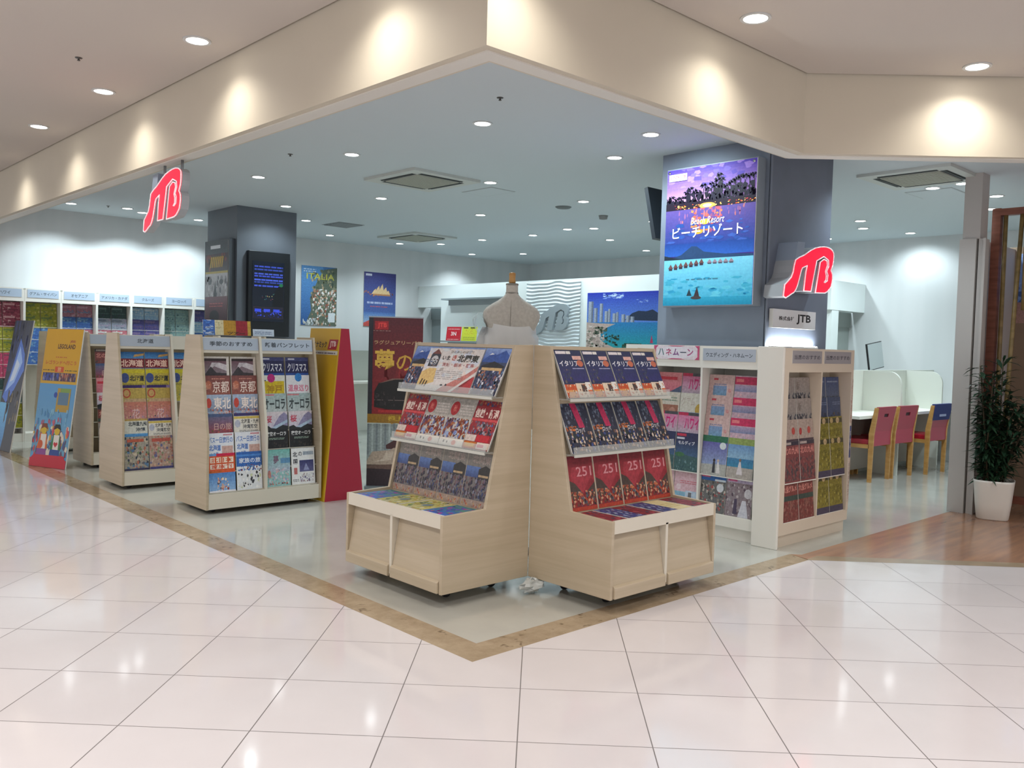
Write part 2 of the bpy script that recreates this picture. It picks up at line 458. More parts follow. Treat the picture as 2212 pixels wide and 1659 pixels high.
@cover('matsuri', 'blue mountain and festival crowd')
def _():
    a = Art('3c4a6a').g(0, .72, 1, 1, '4a68b8', '8aa4d8').p([(0, .72), (.3, .9), (.5, .86), (.8, .96), (1, .84), (1, .7), (0, .7)], '3a58a0').p([(.2, .85), (.3, .9), (.4, .87)], 'e4e8f0')
    a.p([(.05, .62), (.5, .72), (.95, .62), (.95, .58), (.05, .58)], '2a2c34').r(.1, .52, .9, .58, 'c8a878')
    return a.b(0, 0, 1, .52, ['2a2a48', '3a3458', '5a4a6a', 'c8c8d4', '8a5a58', '6a86a8', '241f2c', 'b07a60'], 80, 27, .075)
@cover('red_shinetsu', 'red-banded regional')
def _():
    a = Art('8d2730').b(0, .88, 1, 1, ['4a3a58', '6a4a50', '3a4a7a', 'a06a48'], 20, 28).t('信越・新潟', .05, .64, .95, .84, 'ecd6cc', .03).r(0, .58, 1, .63, 'c0444a')
    a.b(0, .3, 1, .57, ['5a4a58', '7a5a68', '4a5a8a', 'b06a58', '2c2630', '8a8a98'], 44, 29).r(.0, .16, .4, .29, 'c8b8b0').r(.42, .16, .92, .30, 'b01c2a')
    return a.r(0, .02, .5, .15, 'b8621e').r(.06, .05, .42, .12, 'd0a020').r(.52, .02, 1, .15, 'd8c8bc').r(.55, .05, .8, .11, 'c8566a')
@cover('white_disc', 'white cover with red disc and maples')
def _():
    a = Art('b9b4ae').r(0, .58, 1, 1, 'aba69f').e(.2, .78, .18, .15, 'a82c32').t('秋', .13, .71, .27, .85, 'd87a70', .02).lines(.42, .66, .95, .9, 'c8c0ba', 4)
    return a.b(.02, .16, .98, .58, ['7a3028', '8a4428', '5a3a58', '4a3448', 'a05a30', '6a7ab0', '94a4c8', '3a2a2a'], 70, 30, .09).r(0, 0, 1, .15, 'e0dad2').e(.62, .07, .09, .05, 'd08070').e(.2, .08, .03, .03, '2a2a2a').e(.34, .07, .025, .025, '3a3a3a')
@cover('kanto_crowd', 'grey-topped castle festival')
def _():
    a = Art('6d6868').r(0, .74, 1, 1, '7d7872').t('北関東', .2, .80, .9, .95, 'a8948c').g(0, .54, .55, .74, '3a4a7c', '5c78b0').p([(.5, .7), (.75, .78), (1, .72), (1, .52), (.5, .52)], '33302f').r(.52, .56, .9, .6, 'b49a78')
    return a.b(0, .14, 1, .54, ['2c2838', '4a4258', '6a5a6a', '7c7c8c', '6a4a48', '3a4468', '6a5458', '2a2634'], 80, 31, .07).r(0, 0, 1, .13, '9a8478').b(0, 0, 1, .13, ['b08a60', 'a89488', '8a6a58', 'a04a38'], 12, 32, .06)
@cover('night_italy', 'navy evening harbour')
def _():
    a = Art('232a52').g(0, .34, 1, .8, '2c2a68', '1f2a52').b(0, .3, .4, .6, ['2a3040', '36405a', '3a3a58', '70605c'], 14, 33).r(.04, .92, .42, .98, 'dcd4d8').r(.44, .92, .6, .98, 'e0dcd8').r(.62, .80, .96, .88, 'd8a8a0').t('イタリア', .06, .66, .8, .78, 'e4e4ec', .02)
    a.e(.85, .72, .12, .07, 'c06a50').r(.5, .6, .95, .62, '9a9cc0')
    a.r(0, .0, .42, .28, 'c2512a').r(0, .12, .4, .16, 'd89a5c').e(.22, .06, .17, .06, 'd08a34').r(.42, 0, 1, .30, 'dccbb6').r(.62, .12, .80, .28, '4a3a38').r(.80, .16, 1, .32, 'e4e0dc').r(.84, .06, 1, .16, 'd0744c')
    return a.b(0, 0, 1, .28, ['e0c8a0', 'c0582c', 'b08a78', 'd8d0c0', '6a3a30'], 24, 34, .045)
@cover('pink_stripe', 'dark cover with slanted pink stripe')
def _():
    a = Art('2f3244').b(0, .5, 1, 1, ['2c3448', '4a5468', '3a3a52', '6a7488', '53586a'], 40, 35, .09).p([(.38, 1), (.60, 1), (.74, .5), (.52, .5)], 'b8305a').t('ヨーロッパ', .12, .40, .7, .50, 'd8d4d8', .02)
    return a.b(0, 0, 1, .42, ['26283a', '3a4a80', '8a6a50', 'b89078', '4a3a3a', 'c8b8a8', '2c3a3a'], 60, 36, .08).b(.0, .44, .4, .54, ['c0703a', 'a85a30'], 8, 37, .06)
@cover('red_asia', 'deep red temple festival')
def _():
    a = Art('8c2833').g(0, .55, 1, 1, '9c3038', '741f2a').p([(.1, .62), (.5, .3), (.9, .62), (.8, .8), (.2, .8)], 'a63843').t('251', .34, .62, .92, .80, 'd8949a', .01)
    a.p([(0, .58), (.25, .5), (.55, .28), (1, .5), (1, .2), (0, .2)], '4d3e38')
    return a.b(0, .08, 1, .36, ['a8402f', '3a2a28', 'c0704c', 'd0a080', '6a4a3c', '5a5a68', '8a2a28'], 70, 38, .07).r(0, 0, 1, .07, 'b0402c')
@cover('violet_map', 'violet and blue map')
def _():
    return Art('3a56b0').g(0, 0, 1, 1, '3a60c0', '3a7a80').b(.1, .1, .9, .9, ['6a4ab0', 'b03a90', '3a50b0', '40708a', '5a8a7a'], 30, 39, .14).r(0, 0, 1, .08, 'd8d8dc')
@cover('lime_guide', 'lime and cream picture guide')
def _():
    return Art('bcb46a').b(0, 0, 1, 1, ['b8b048', 'c8c090', '8aa048', 'd8d0b8', '5a6a58', 'b08a40', 'a8b890'], 50, 40, .11).e(.55, .5, .16, .14, '7a8a8c').t('得', .3, .1, .6, .4, 'e0d8a0')
@cover('red_flat', 'dark red picture guide')
def _():
    return Art('7a2a34').b(0, 0, 1, 1, ['8a3038', '3a3a50', 'a04048', '5a4a60', '2c3a48', 'b0505a'], 44, 41, .12)
@cover('navy_flat', 'navy picture guide')
def _():
    return Art('33407a').b(0, 0, 1, 1, ['3a4a90', '6a3a50', '8a94b8', '2c3a58', '5a6a98', 'a0a8c0'], 44, 42, .12)
@cover('cream_flat', 'plain cream leaflet')
def _():
    return Art('dccf9e').lines(.1, .3, .9, .7, 'c8b878', 3)

@cover('pink_title', 'rose honeymoon with magenta title')
def _():
    return Art('c67a9a').r(.0, .92, .42, 1, 'b82c50').r(.42, .92, 1, 1, '4a4a50').g(0, .4, 1, .92, 'a8a4b0', 'd078a0').t('ハワイ', .28, .56, .9, .88, 'c01e6c', .03).b(0, 0, 1, .4, ['8a94a8', 'a0a8b4', '6a8aa0'], 20, 43)
@cover('rose_wedge', 'coral and slate wedge')
def _():
    return Art('cc7888').g(0, .4, 1, 1, 'c06478', 'd88a90').r(.05, .8, .8, .88, 'c8384a').p([(.3, .4), (1, .66), (1, 0), (.3, 0)], '4f5c7a').b(0, 0, 1, .4, ['4a5878', 'b86a80', '6a7890'], 16, 44)
@cover('cream_sun', 'cream seaside with yellow sun')
def _():
    return Art('d4d0c6').t('グアム', .06, .66, .62, .9, 'b8a8a0').e(.80, .56, .15, .17, 'c2a04a').g(0, .2, 1, .5, '3f84b4', '9ab0cc').b(0, 0, 1, .3, ['4a90bc', '7ab0c8', 'b8c0c8'], 16, 45)
@cover('dusk_island', 'dusk lagoon')
def _():
    return Art('2c3054').g(0, .3, 1, .8, '45668a', '2c3054').r(.03, .9, .42, .97, 'b8304a').r(.03, .82, .36, .87, 'c8c8d4').t('モルディブ', .1, .68, .8, .78, 'e0e0e8', .02).p([(0, .36), (.3, .44), (.6, .40), (1, .38), (1, 0), (0, 0)], '3a5a5c').e(.2, .42, .2, .06, '3c6a48').b(0, 0, 1, .34, ['3a5a62', '4a6a6a', '2c4a54', '6a8a90'], 24, 46)
@cover('tan_photo', 'cream cover with terracotta photo')
def _():
    return Art('cfc8bc').r(.08, .3, .95, .66, 'a06a58').e(.7, .48, .14, .12, 'b88878').r(0, .1, 1, .26, '5a5a5a').lines(.1, .76, .9, .9, '8a9a8a', 2)
@cover('pink_window', 'pale pink cover with small window photo')
def _():
    return Art('d2adb8').lines(.25, .62, .95, .72, 'c8707c', 2).g(0, .1, .5, .4, '4a7ab0', '8ab4c8').r(.5, .1, .97, .44, 'b4c4d8').r(.62, .16, .76, .4, '6a6a70').r(0, 0, 1, .1, '4a78b0').e(.2, .52, .1, .08, 'dcc4cc')
@cover('peach_sea', 'peach-framed sea')
def _():
    return Art('c8aaa8').r(.18, .86, .36, .91, 'b83a4a').g(.18, .2, .72, .72, '5a98b0', '7a90b8').lines(.22, .74, .7, .8, '7a80a0', 1).b(.18, .2, .72, .5, ['5aa0b0', '6a90b8', '88b0c0'], 14, 47, .08).e(.84, .6, .06, .05, 'c89090')
@cover('magenta_band', 'pale rose cover with magenta band')
def _():
    return Art('bfa4b4').r(0, .78, 1, .97, 'c2325e').r(.05, .84, .34, .92, 'dc7a80').g(0, .6, 1, .76, '7a84a8', 'a894b0').b(.05, .2, .95, .56, ['c8a0b0', 'b8a8b8', 'd8b0b8'], 18, 48).lines(.12, .4, .9, .5, 'c86a80', 2)
@cover('lagoon_couple', 'violet lagoon couple')
def _():
    a = Art('8a94c4').r(0, .84, 1, 1, '2f6a50').g(0, .26, 1, .84, '8a9ac0', '5f5ca0').e(.82, .76, .13, .09, 'd0d8dc').p([(0, 0), (1, 0), (1, .3), (0, .26)], 'a8a8a4')
    return a.e(.52, .38, .05, .04, '3a3030').p([(.46, .06), (.58, .06), (.56, .34), (.48, .34)], '33333c').e(.68, .38, .045, .035, 'c8b0a0').p([(.62, .06), (.78, .06), (.71, .34), (.65, .34)], 'd8d4d4')
@cover('aqua_bride', 'aqua beach bride')
def _():
    a = Art('9aa8b4').r(0, .84, 1, 1, '8a9c58').g(0, .5, 1, .84, '8ab0cc', '6a90c0').g(0, .28, 1, .5, '3a84a8', '3f78a4').r(0, 0, 1, .28, 'a8a09a')
    return a.e(.5, .46, .045, .035, '8a7060').p([(.38, .1), (.62, .1), (.53, .42), (.47, .42)], 'd4ccd0')
@cover('blue_chapel', 'royal blue-topped chapel photo')
def _():
    return Art('6a6a6c').r(0, .8, 1, 1, '2a64ac').r(.02, .88, .36, .96, 'c85a80').r(.55, .80, .98, .85, 'd0dce8').b(0, 0, 1, .8, ['5a5a5a', '6a7070', '4a4a48', '8a8078', 'a05050', 'b8b0a8'], 60, 49, .09).e(.78, .64, .14, .11, 'cfd4dc').t('夢', .4, .1, .7, .24, 'a8a8a8')
@cover('violet_gown', 'lilac-topped wedding gown photo')
def _():
    a = Art('8a7c84').r(0, .84, 1, 1, 'b8aac8').r(.04, .87, .4, .95, 'c85a8a').b(0, 0, 1, .84, ['7a6a70', 'a09aa0', 'b8b0b4', '5a4a5a', '8a8088'], 46, 50, .09)
    return a.e(.84, .60, .14, .12, 'c8c4cc').p([(.5, 0), (.9, 0), (.78, .42), (.64, .42)], 'c8c8d4').p([(.3, .06), (.46, .06), (.44, .44), (.34, .44)], '4a4058')
@cover('grey_town', 'grey skyline landscape')
def _():
    return Art('8c837e').g(0, .5, 1, 1, '8a8480', '998e88').b(0, .3, 1, .62, ['34343c', '44464e', '3a3a44', '565860'], 34, 51, .1).r(0, 0, 1, .32, '6a625e').t('街', .1, .68, .3, .9, '74685e')
@cover('white_dots', 'pale cover with red spots')
def _():
    return Art('a8968c').e(.14, .7, .09, .09, 'a83a3a').e(.7, .72, .11, .09, 'b04a44').r(0, .3, 1, .52, '4a3a44').b(0, 0, 1, .3, ['7a6a68', '5a4a50', '8a4a48'], 16, 52)
@cover('red_kyushu', 'brick red southern island')
def _():
    return Art('7c4444').r(0, .9, 1, 1, '3a3440').r(.05, .92, .5, .98, 'a89a94').t('北の九州', .05, .68, .95, .86, 'c8827a', .03).b(0, .04, 1, .6, ['6a4a4a', '7a5a58', '5a4648', '8a5450', '4f4448'], 46, 53, .09)
@cover('red_gourmet', 'brick red gourmet')
def _():
    return Art('7a403c').r(0, .92, .9, 1, '38343e').t('九州グルメ', .05, .7, .95, .87, 'd08c80', .04).r(0, .5, 1, .62, '3c4a44').b(0, .02, 1, .5, ['7a3a38', '8a5a50', '6a4440', '94645a'], 40, 54, .09)
@cover('blue_haze', 'hazy blue mountain')
def _():
    return Art('4a5878').g(0, .4, 1, 1, '5a6478', '3c4a74').lines(.1, .86, .9, .94, '8a94a8', 1).b(0, 0, 1, .5, ['4a5060', '5a6070', '6a6a58', '3a4250'], 30, 55, .1)
@cover('dusk_blue', 'dusky blue coast')
def _():
    return Art('3f4a66').p([(0, .3), (.5, .7), (1, .5), (1, 1), (0, 1)], '45506c').b(0, 0, 1, .6, ['323a4a', '5c4c38', '4a4a50', '3a4460'], 34, 56, .12).lines(.4, .8, .95, .9, '7a86a0', 2)
@cover('yellow_field', 'yellow meadow')
def _():
    return Art('857b34').r(.0, .84, 1, .96, '4a4630').e(.2, .9, .12, .07, 'b09a6a').e(.66, .9, .13, .08, 'b8a078').b(0, .2, 1, .8, ['8a8030', '948c3c', '7a7028', 'a0964a', '6a6430'], 36, 57, .1).r(0, 0, 1, .16, '4a4458').t('北陸', .2, .5, .8, .7, '6a6428')

# far wall rack: colours only
for k, (look, c, cs) in {
    'wine': ('wine red', '8a3a50', ['9a4a5c', '6a2a40', 'b0707c', 'c89aa0']),
    'lime': ('lime green', '96962e', ['a8a03a', '8a9030', 'c0b860', '6a7a40']),
    'rose_blue': ('rose and blue', '9a6a7a', ['a87080', '6a7a9c', '8a5a68', 'b0909c']),
    'cobalt': ('cobalt blue', '3f66a8', ['4a70b4', '3a5a98', '8aa0b8', '5a86b0']),
    'pine': ('dark pine green', '344a4a', ['2f4442', '4a6464', '3a3f4a', '5a7474']),
    'pale_crowd': ('pale lilac', '9ca4b8', ['8a94a8', 'b0a0b8', 'a8b0b8', '7a8498']),
    'violet': ('violet dusk', '54508a', ['5a5494', '6a5a80', '464a80', '7a6a90']),
    'sky': ('sky blue', '8fb0cc', ['7aa4c4', 'a8c0d0', '9ab4cc', 'c0ccd4']),
    'mint_stripe': ('mint striped', '7f9c9c', ['6a8a8c', '94b0a8', '4a6468', '8aa49c']),
    'red_white': ('red and white', 'b06a74', ['c0505c', 'd0a0a4', 'b85a68', 'c8c0c0']),
    'rose_pink': ('bright pink', 'c04a70', ['c85a7c', 'b03a60', 'd890a4', '8a4a60']),
}.items():
    def mk(c=c, cs=cs, k=k):
        s = sum(map(ord, k))
        return Art(c).b(0, 0, 1, 1, cs, 26, s, .16, .5).r(.05, .86, .7, .94, cs[-1]).lines(.1, .66, .9, .76, cs[1], 1)
    COVERS[k] = (look, mk)

_MESH = {}
def brochure_mesh(key, W, H, T=.005):
    k = (key, W, H, T)
    if k not in _MESH:
        _MESH[k] = art_mesh('brochure', COVERS[key][1](), W, H, T)
    return _MESH[k]

def brochure(key, loc, tilt, rz, label, group, W=.20, H=.29, T=.005, roll=0.0, name='brochure', cat='brochure'):
    o = link(name, brochure_mesh(key, W, H, T))
    lean(o, loc, tilt, rz, roll)
    return tag(o, label, cat, group)
ROW = ['top', 'second', 'third', 'fourth', 'fifth', 'sixth']
# ------------------------------------------------------------------ the setting
ZC, ZM, ZB = 2.82, 2.97, 2.50           # shop ceiling, mall ceiling, underside of the bulkhead
XW, YW = 9.10, 9.08                     # back wall, left wall

def tile_material():
    m = mat('polished_pink_tile', 'e0d0cc', .12, 0, .5)
    nt, N, L, b = nodes(m)
    tc = N.new('ShaderNodeTexCoord'); sep = N.new('ShaderNodeSeparateXYZ'); L.new(tc.outputs['Object'], sep.inputs[0])
    def mth(op, a, v=None, c=None):
        n = N.new('ShaderNodeMath'); n.operation = op
        for i, x in enumerate((a, v, c)):
            if x is None: continue
            if isinstance(x, (int, float)): n.inputs[i].default_value = x
            else: L.new(x, n.inputs[i])
        return n.outputs[0]
    s = 1 / math.sqrt(2); P = .4437
    d = mth('MULTIPLY', mth('SUBTRACT', sep.outputs[0], sep.outputs[1]), s)
    h = mth('MULTIPLY', mth('ADD', sep.outputs[0], sep.outputs[1]), s)
    def line(c, off):
        f = mth('FRACT', mth('DIVIDE', mth('SUBTRACT', c, off - P / 2), P))
        return mth('LESS_THAN', mth('ABSOLUTE', mth('SUBTRACT', f, .5)), .0045)
    def cell(c, off):
        return mth('FLOOR', mth('DIVIDE', mth('SUBTRACT', c, off), P))
    g = mth('MAXIMUM', line(d, .2025), line(h, .188))
    cid = N.new('ShaderNodeCombineXYZ'); L.new(cell(d, .2025), cid.inputs[0]); L.new(cell(h, .188), cid.inputs[1])
    wn = N.new('ShaderNodeTexWhiteNoise'); L.new(cid.outputs[0], wn.inputs[0])
    nz = N.new('ShaderNodeTexNoise'); nz.inputs['Scale'].default_value = 3.2; nz.inputs['Detail'].default_value = 6; L.new(tc.outputs['Object'], nz.inputs['Vector'])
    mixv = mth('ADD', mth('MULTIPLY', wn.outputs[0], .35), mth('MULTIPLY', nz.outputs[0], .75))
    cr = N.new('ShaderNodeValToRGB'); cr.color_ramp.elements[0].position = .3; cr.color_ramp.elements[1].position = .85
    cr.color_ramp.elements[0].color = (*hx('d2cbcc'), 1); cr.color_ramp.elements[1].color = (*hx('dad3d4'), 1)
    L.new(mixv, cr.inputs[0])
    mx = N.new('ShaderNodeMix'); mx.data_type = 'RGBA'
    L.new(g, mx.inputs['Factor']); L.new(cr.outputs[0], mx.inputs['A']); mx.inputs['B'].default_value = (*hx('77706f'), 1)
    L.new(mx.outputs['Result'], b.inputs['Base Color'])
    rr = mth('ADD', mth('MULTIPLY', g, .4), .09); L.new(rr, b.inputs['Roughness'])
    bp = N.new('ShaderNodeBump'); bp.inputs['Strength'].default_value = .05; bp.inputs['Distance'].default_value = .004
    n2 = N.new('ShaderNodeTexNoise'); n2.inputs['Scale'].default_value = 2.2; L.new(tc.outputs['Object'], n2.inputs['Vector'])
    L.new(n2.outputs[0], bp.inputs['Height']); L.new(bp.outputs[0], b.inputs['Normal'])
    return m

def shop_floor_material():
    m = noisy('beige_grey_vinyl', 'bdbcb4', 'abaaa3', (1.6, 1.6, 1.6), .13, .5, 6, .35, .7)
    nt, N, L, b = nodes(m)
    b.inputs['Coat Weight'].default_value = .25; b.inputs['Coat Roughness'].default_value = .06
    return m

def marble_material():
    m = mat('brown_speckled_marble', 'a08c72', .18)
    nt, N, L, b = nodes(m)
    tc = N.new('ShaderNodeTexCoord'); nz = N.new('ShaderNodeTexNoise'); nz.inputs['Scale'].default_value = 6; nz.inputs['Detail'].default_value = 8; nz.inputs['Roughness'].default_value = .7
    vo = N.new('ShaderNodeTexVoronoi'); vo.inputs['Scale'].default_value = 7
    L.new(tc.outputs['Object'], nz.inputs['Vector'])
    wv = N.new('ShaderNodeVectorMath'); wv.operation = 'MULTIPLY_ADD'; wv.inputs[1].default_value = (.35, .35, .35)
    n3 = N.new('ShaderNodeTexNoise'); n3.inputs['Scale'].default_value = 12; L.new(tc.outputs['Object'], n3.inputs['Vector'])
    L.new(n3.outputs['Color'], wv.inputs[0]); L.new(tc.outputs['Object'], wv.inputs[2]); L.new(wv.outputs[0], vo.inputs['Vector'])
    cr = N.new('ShaderNodeValToRGB')
    cr.color_ramp.elements[0].position = .3; cr.color_ramp.elements[0].color = (*hx('8e7a62'), 1)
    cr.color_ramp.elements[1].position = .7; cr.color_ramp.elements[1].color = (*hx('b5a288'), 1)
    c2 = N.new('ShaderNodeValToRGB'); c2.color_ramp.elements[0].position = .06; c2.color_ramp.elements[0].color = (*hx('75624e'), 1)
    c2.color_ramp.elements[1].position = .22; c2.color_ramp.elements[1].color = (1, 1, 1, 1)
    L.new(nz.outputs[0], cr.inputs[0]); L.new(vo.outputs[0], c2.inputs[0])
    mx = N.new('ShaderNodeMix'); mx.data_type = 'RGBA'; mx.blend_type = 'MULTIPLY'; mx.inputs['Factor'].default_value = .7
    L.new(cr.outputs[0], mx.inputs['A']); L.new(c2.outputs[0], mx.inputs['B']); L.new(mx.outputs['Result'], b.inputs['Base Color'])
    return m

def slab(pts, z0, z1): return MB().prism(pts, z0, z1, 'z')

struct('floor', slab([(-8, 12), (-8, -9), (11.78, -9), (2.78, 0), (0, 0), (0, 12)], -.06, 0), tile_material())
struct('floor_shop', slab([(.157, .157), (2.83, .157), (2.88, .10), (10.0, .10), (10.0, 12), (.157, 12)], -.06, 0), shop_floor_material())
MARBLE = marble_material()
struct('trim_1', slab([(0, 0), (.157, .157), (.157, 12), (0, 12)], -.06, 0), MARBLE)
struct('trim_2', slab([(0, 0), (2.78, 0), (2.83, .157), (.157, .157)], -.06, 0), MARBLE)
WOODF = noisy('brown_plank_floor', 'b08468', '927060', (2.2, 16, 1), .16, .5, 5, .3, .75)
struct('floor_neighbour', slab([(2.80, .02), (2.93, .02), (11.93, -8.98), (14, -9), (14, .10), (2.88, .10), (2.83, .157)], -.06, 0), WOODF)
struct('trim_3', slab([(2.78, 0), (11.78, -9), (11.93, -9), (11.93, -8.98), (2.93, .02), (2.80, .02)], -.06, 0), noisy('beige_threshold_stone', 'a8947c', '96846e', (5, 5, 5), .2))

BULK = noisy('beige_bulkhead_paint', 'cfc6b5', 'ccc3b2', (2, 2, 2), .6, .3)
MCEIL = mat('cream_mall_ceiling', 'cbc3bb', .75, 0, .2)
SCEIL = mat('white_shop_ceiling', 'cdd6db', .8, 0, .2)
struct('ceiling', slab([(-8, 12), (-8, -9), (11.60, -9), (2.55, .018), (.008, .018), (.008, 12)], ZM, ZM + .15), MCEIL)
struct('ceiling_shop', slab([(.17, 12), (.17, .18), (2.62, .18), (11.68, -8.88), (14, -8.9), (14, 12)], ZC, ZC + .12), SCEIL)
struct('leak_block_slab', slab([(-8.2, 12.2), (-8.2, -9.2), (14.2, -9.2), (14.2, 12.2)], 3.14, 3.24), mat('leak_block_grey', '8a8680', .8))  # unseen slab added over both ceilings to stop world light leaking in
struct('wall_bulkhead', slab([(.02, 12), (.02, .03), (2.56, .03), (11.6, -9), (11.75, -8.95), (2.62, .18), (.17, .18), (.17, 12)], ZB, 3.13), BULK)
# slim white reveal under the bulkhead
struct('trim_4', slab([(.06, 12), (.06, .07), (2.575, .07), (11.62, -8.97), (11.70, -8.95), (2.61, .155), (.145, .155), (.145, 12)], ZB - .006, ZB), mat('white_reveal', 'dcd8d0', .5))

def wallpaper():
    return noisy('striped_wallpaper', 'd9dadb', 'cdd0d1', (3.2, 3.2, .02), .7, .2, 2, .3, .7)
WP = wallpaper()
struct('wall_left', MB().box(-.2, YW, 0, XW + .1, YW + .1, 3.1), WP)
struct('wall_back', MB().box(XW, -8, 0, XW + .1, YW, 3.1), WP)
PART = mat('grey_partition_paint', 'b9b4b0', .6)
struct('wall_right', MB().box(5.38, .0, 0, XW, .13, 2.28), PART)
struct('trim_5', MB().box(5.40, -.055, 0, 5.52, -.012, 2.28).box(5.37, -.075, 0, 5.40, -.055, 2.28), PART)
struct('wall_post', MB().box(5.40, -.02, 2.28, 5.56, .115, ZC), PART)

# white display wall with the counter behind it
PANEL = mat('white_gloss_panel', 'e8efee', .35)
db = MB()
db.box(6.50, 3.95, 0, 6.66, 8.46, 2.24)                       # main panel
db.box(6.50, 8.46, 1.89, 6.66, YW, 2.24)                      # header over the side doorway
struct('wall_display', db, PANEL)
struct('wall_header', MB().box(8.15, 2.636, 1.86, XW, 2.80, 2.235).box(8.15, 2.80, 1.86, 8.30, 4.6, 2.235).box(8.20, 2.64, 0, 8.38, 2.80, 1.86), PANEL)
struct('door_1', MB().box(6.80, 8.46, 0, 6.84, YW, 1.89).box(6.78, 8.50, 1.70, 6.80, YW, 1.89), mat('grey_door', '8c9698', .5))
struct('door_2', MB().box(8.38, 2.84, 0, XW, 2.88, 1.86).box(8.38, 2.82, 1.66, XW, 2.84, 1.86), mat('grey_curtain_wall', '98a09c', .6))

# ribbed feature panel
def ribs():
    me = bpy.data.meshes.new('ribs'); v = []; f = []
    ny, nz = 30, 150
    for j in range(nz + 1):
        for i in range(ny + 1):
            y = 5.39 + 1.06 * i / ny; z = 1.0 + 1.215 * j / nz
            ph = z * 2 * PI / .050 + 1.5 * math.sin(y * 9 + z * 4) + .8 * math.sin(y * 17)
            v.append((6.486 - .020 * (1 - abs(math.sin(ph / 2))), y, z))
    for j in range(nz):
        for i in range(ny):
            a = j * (ny + 1) + i
            f.append((a, a + 1, a + ny + 2, a + ny + 1))
    me.from_pydata(v, [], f); me.materials.append(mat('white_wave_relief', 'dfe9ee', .45))
    me.polygons.foreach_set('use_smooth', [True] * len(f))
    o = link('wall_relief', me); o['kind'] = 'structure'
ribs()

# ------------------------------------------------------------------ pillars
p = MB().box(3.25, .66, 0, 4.16, 1.60, ZC)
poster_pillar = tag(p.build('pillar', PILLAR), 'large grey square pillar behind the white corner cabinet, carrying the beach poster', 'pillar')
MB().box(3.262, .650, 1.30, 4.16, .66, ZC).build('pillar_cladding', DARKGREY, poster_pillar)
MB().box(3.250, .644, 1.30, 3.266, .652, ZC).build('corner_strip', PILLAR, poster_pillar)
p = MB().box(2.217, 6.839, 0, 2.97, 7.63, ZC)
screen_pillar = tag(p.build('pillar', noisy('slate_pillar_panel', '6b717a', '656b74', (3, 3, 3), .5, .4)), 'grey square pillar at the left, holding a dark screen and a tall movie-like poster', 'pillar')

# ------------------------------------------------------------------ ceiling lights
def lamp_disc_mat(name, col, st):
    return mat(name, 'ffffff', .4, emis=col, es=st)
SHOP_LAMP = lamp_disc_mat('cool_lamp', (.92, .98, 1.0), 14.0)
MALL_LAMP = lamp_disc_mat('warm_lamp', (1.0, .96, .88), 14.0)
RIM = mat('downlight_trim', 'd0d2d2', .4)
def spot(name, loc, W, colr, size, blend, parent, target=None, radius=.045):
    d = bpy.data.lights.new(name, 'SPOT'); d.energy = W; d.color = colr; d.spot_size = math.radians(size); d.spot_blend = blend; d.shadow_soft_size = radius
    o = bpy.data.objects.new(name, d); COL.objects.link(o); o.location = loc
    if target is not None:
        o.rotation_euler = Vector(target).to_track_quat('-Z', 'Y').to_euler()
    o.parent = parent
    return o
_rim = {}
def downlight(x, y, z, r, W, colr, lampm, label, group, size=130, blend=.9, name='downlight', target=None):
    t = empty(name, (x, y, z)); tag(t, label, 'ceiling light', group)
    key = (r, lampm.name)
    if key not in _rim:
        pr = [(r, -.006), (r * 1.28, -.006), (r * 1.28, .0), (r, .0)]
        b = MB(); n = 24; v = []; f = []
        for q, zz in pr:
            for k in range(n): v.append((q * math.cos(2 * PI * k / n), q * math.sin(2 * PI * k / n), zz))
        for i in range(4):
            for k in range(n): f.append((i * n + k, i * n + (k + 1) % n, ((i + 1) % 4) * n + (k + 1) % n, ((i + 1) % 4) * n + k))
        b.add(v, f)
        _rim[key] = (b.mesh('trim_ring', RIM), MB().lathe([(.001, -.003), (r, -.003), (r, -.001)], 20).mesh('lamp', lampm))
    link('trim_ring', _rim[key][0], t); link('lamp', _rim[key][1], t)
    spot('lamp_light', (0, 0, -.02), W, colr, size, blend, t, target)
    return t

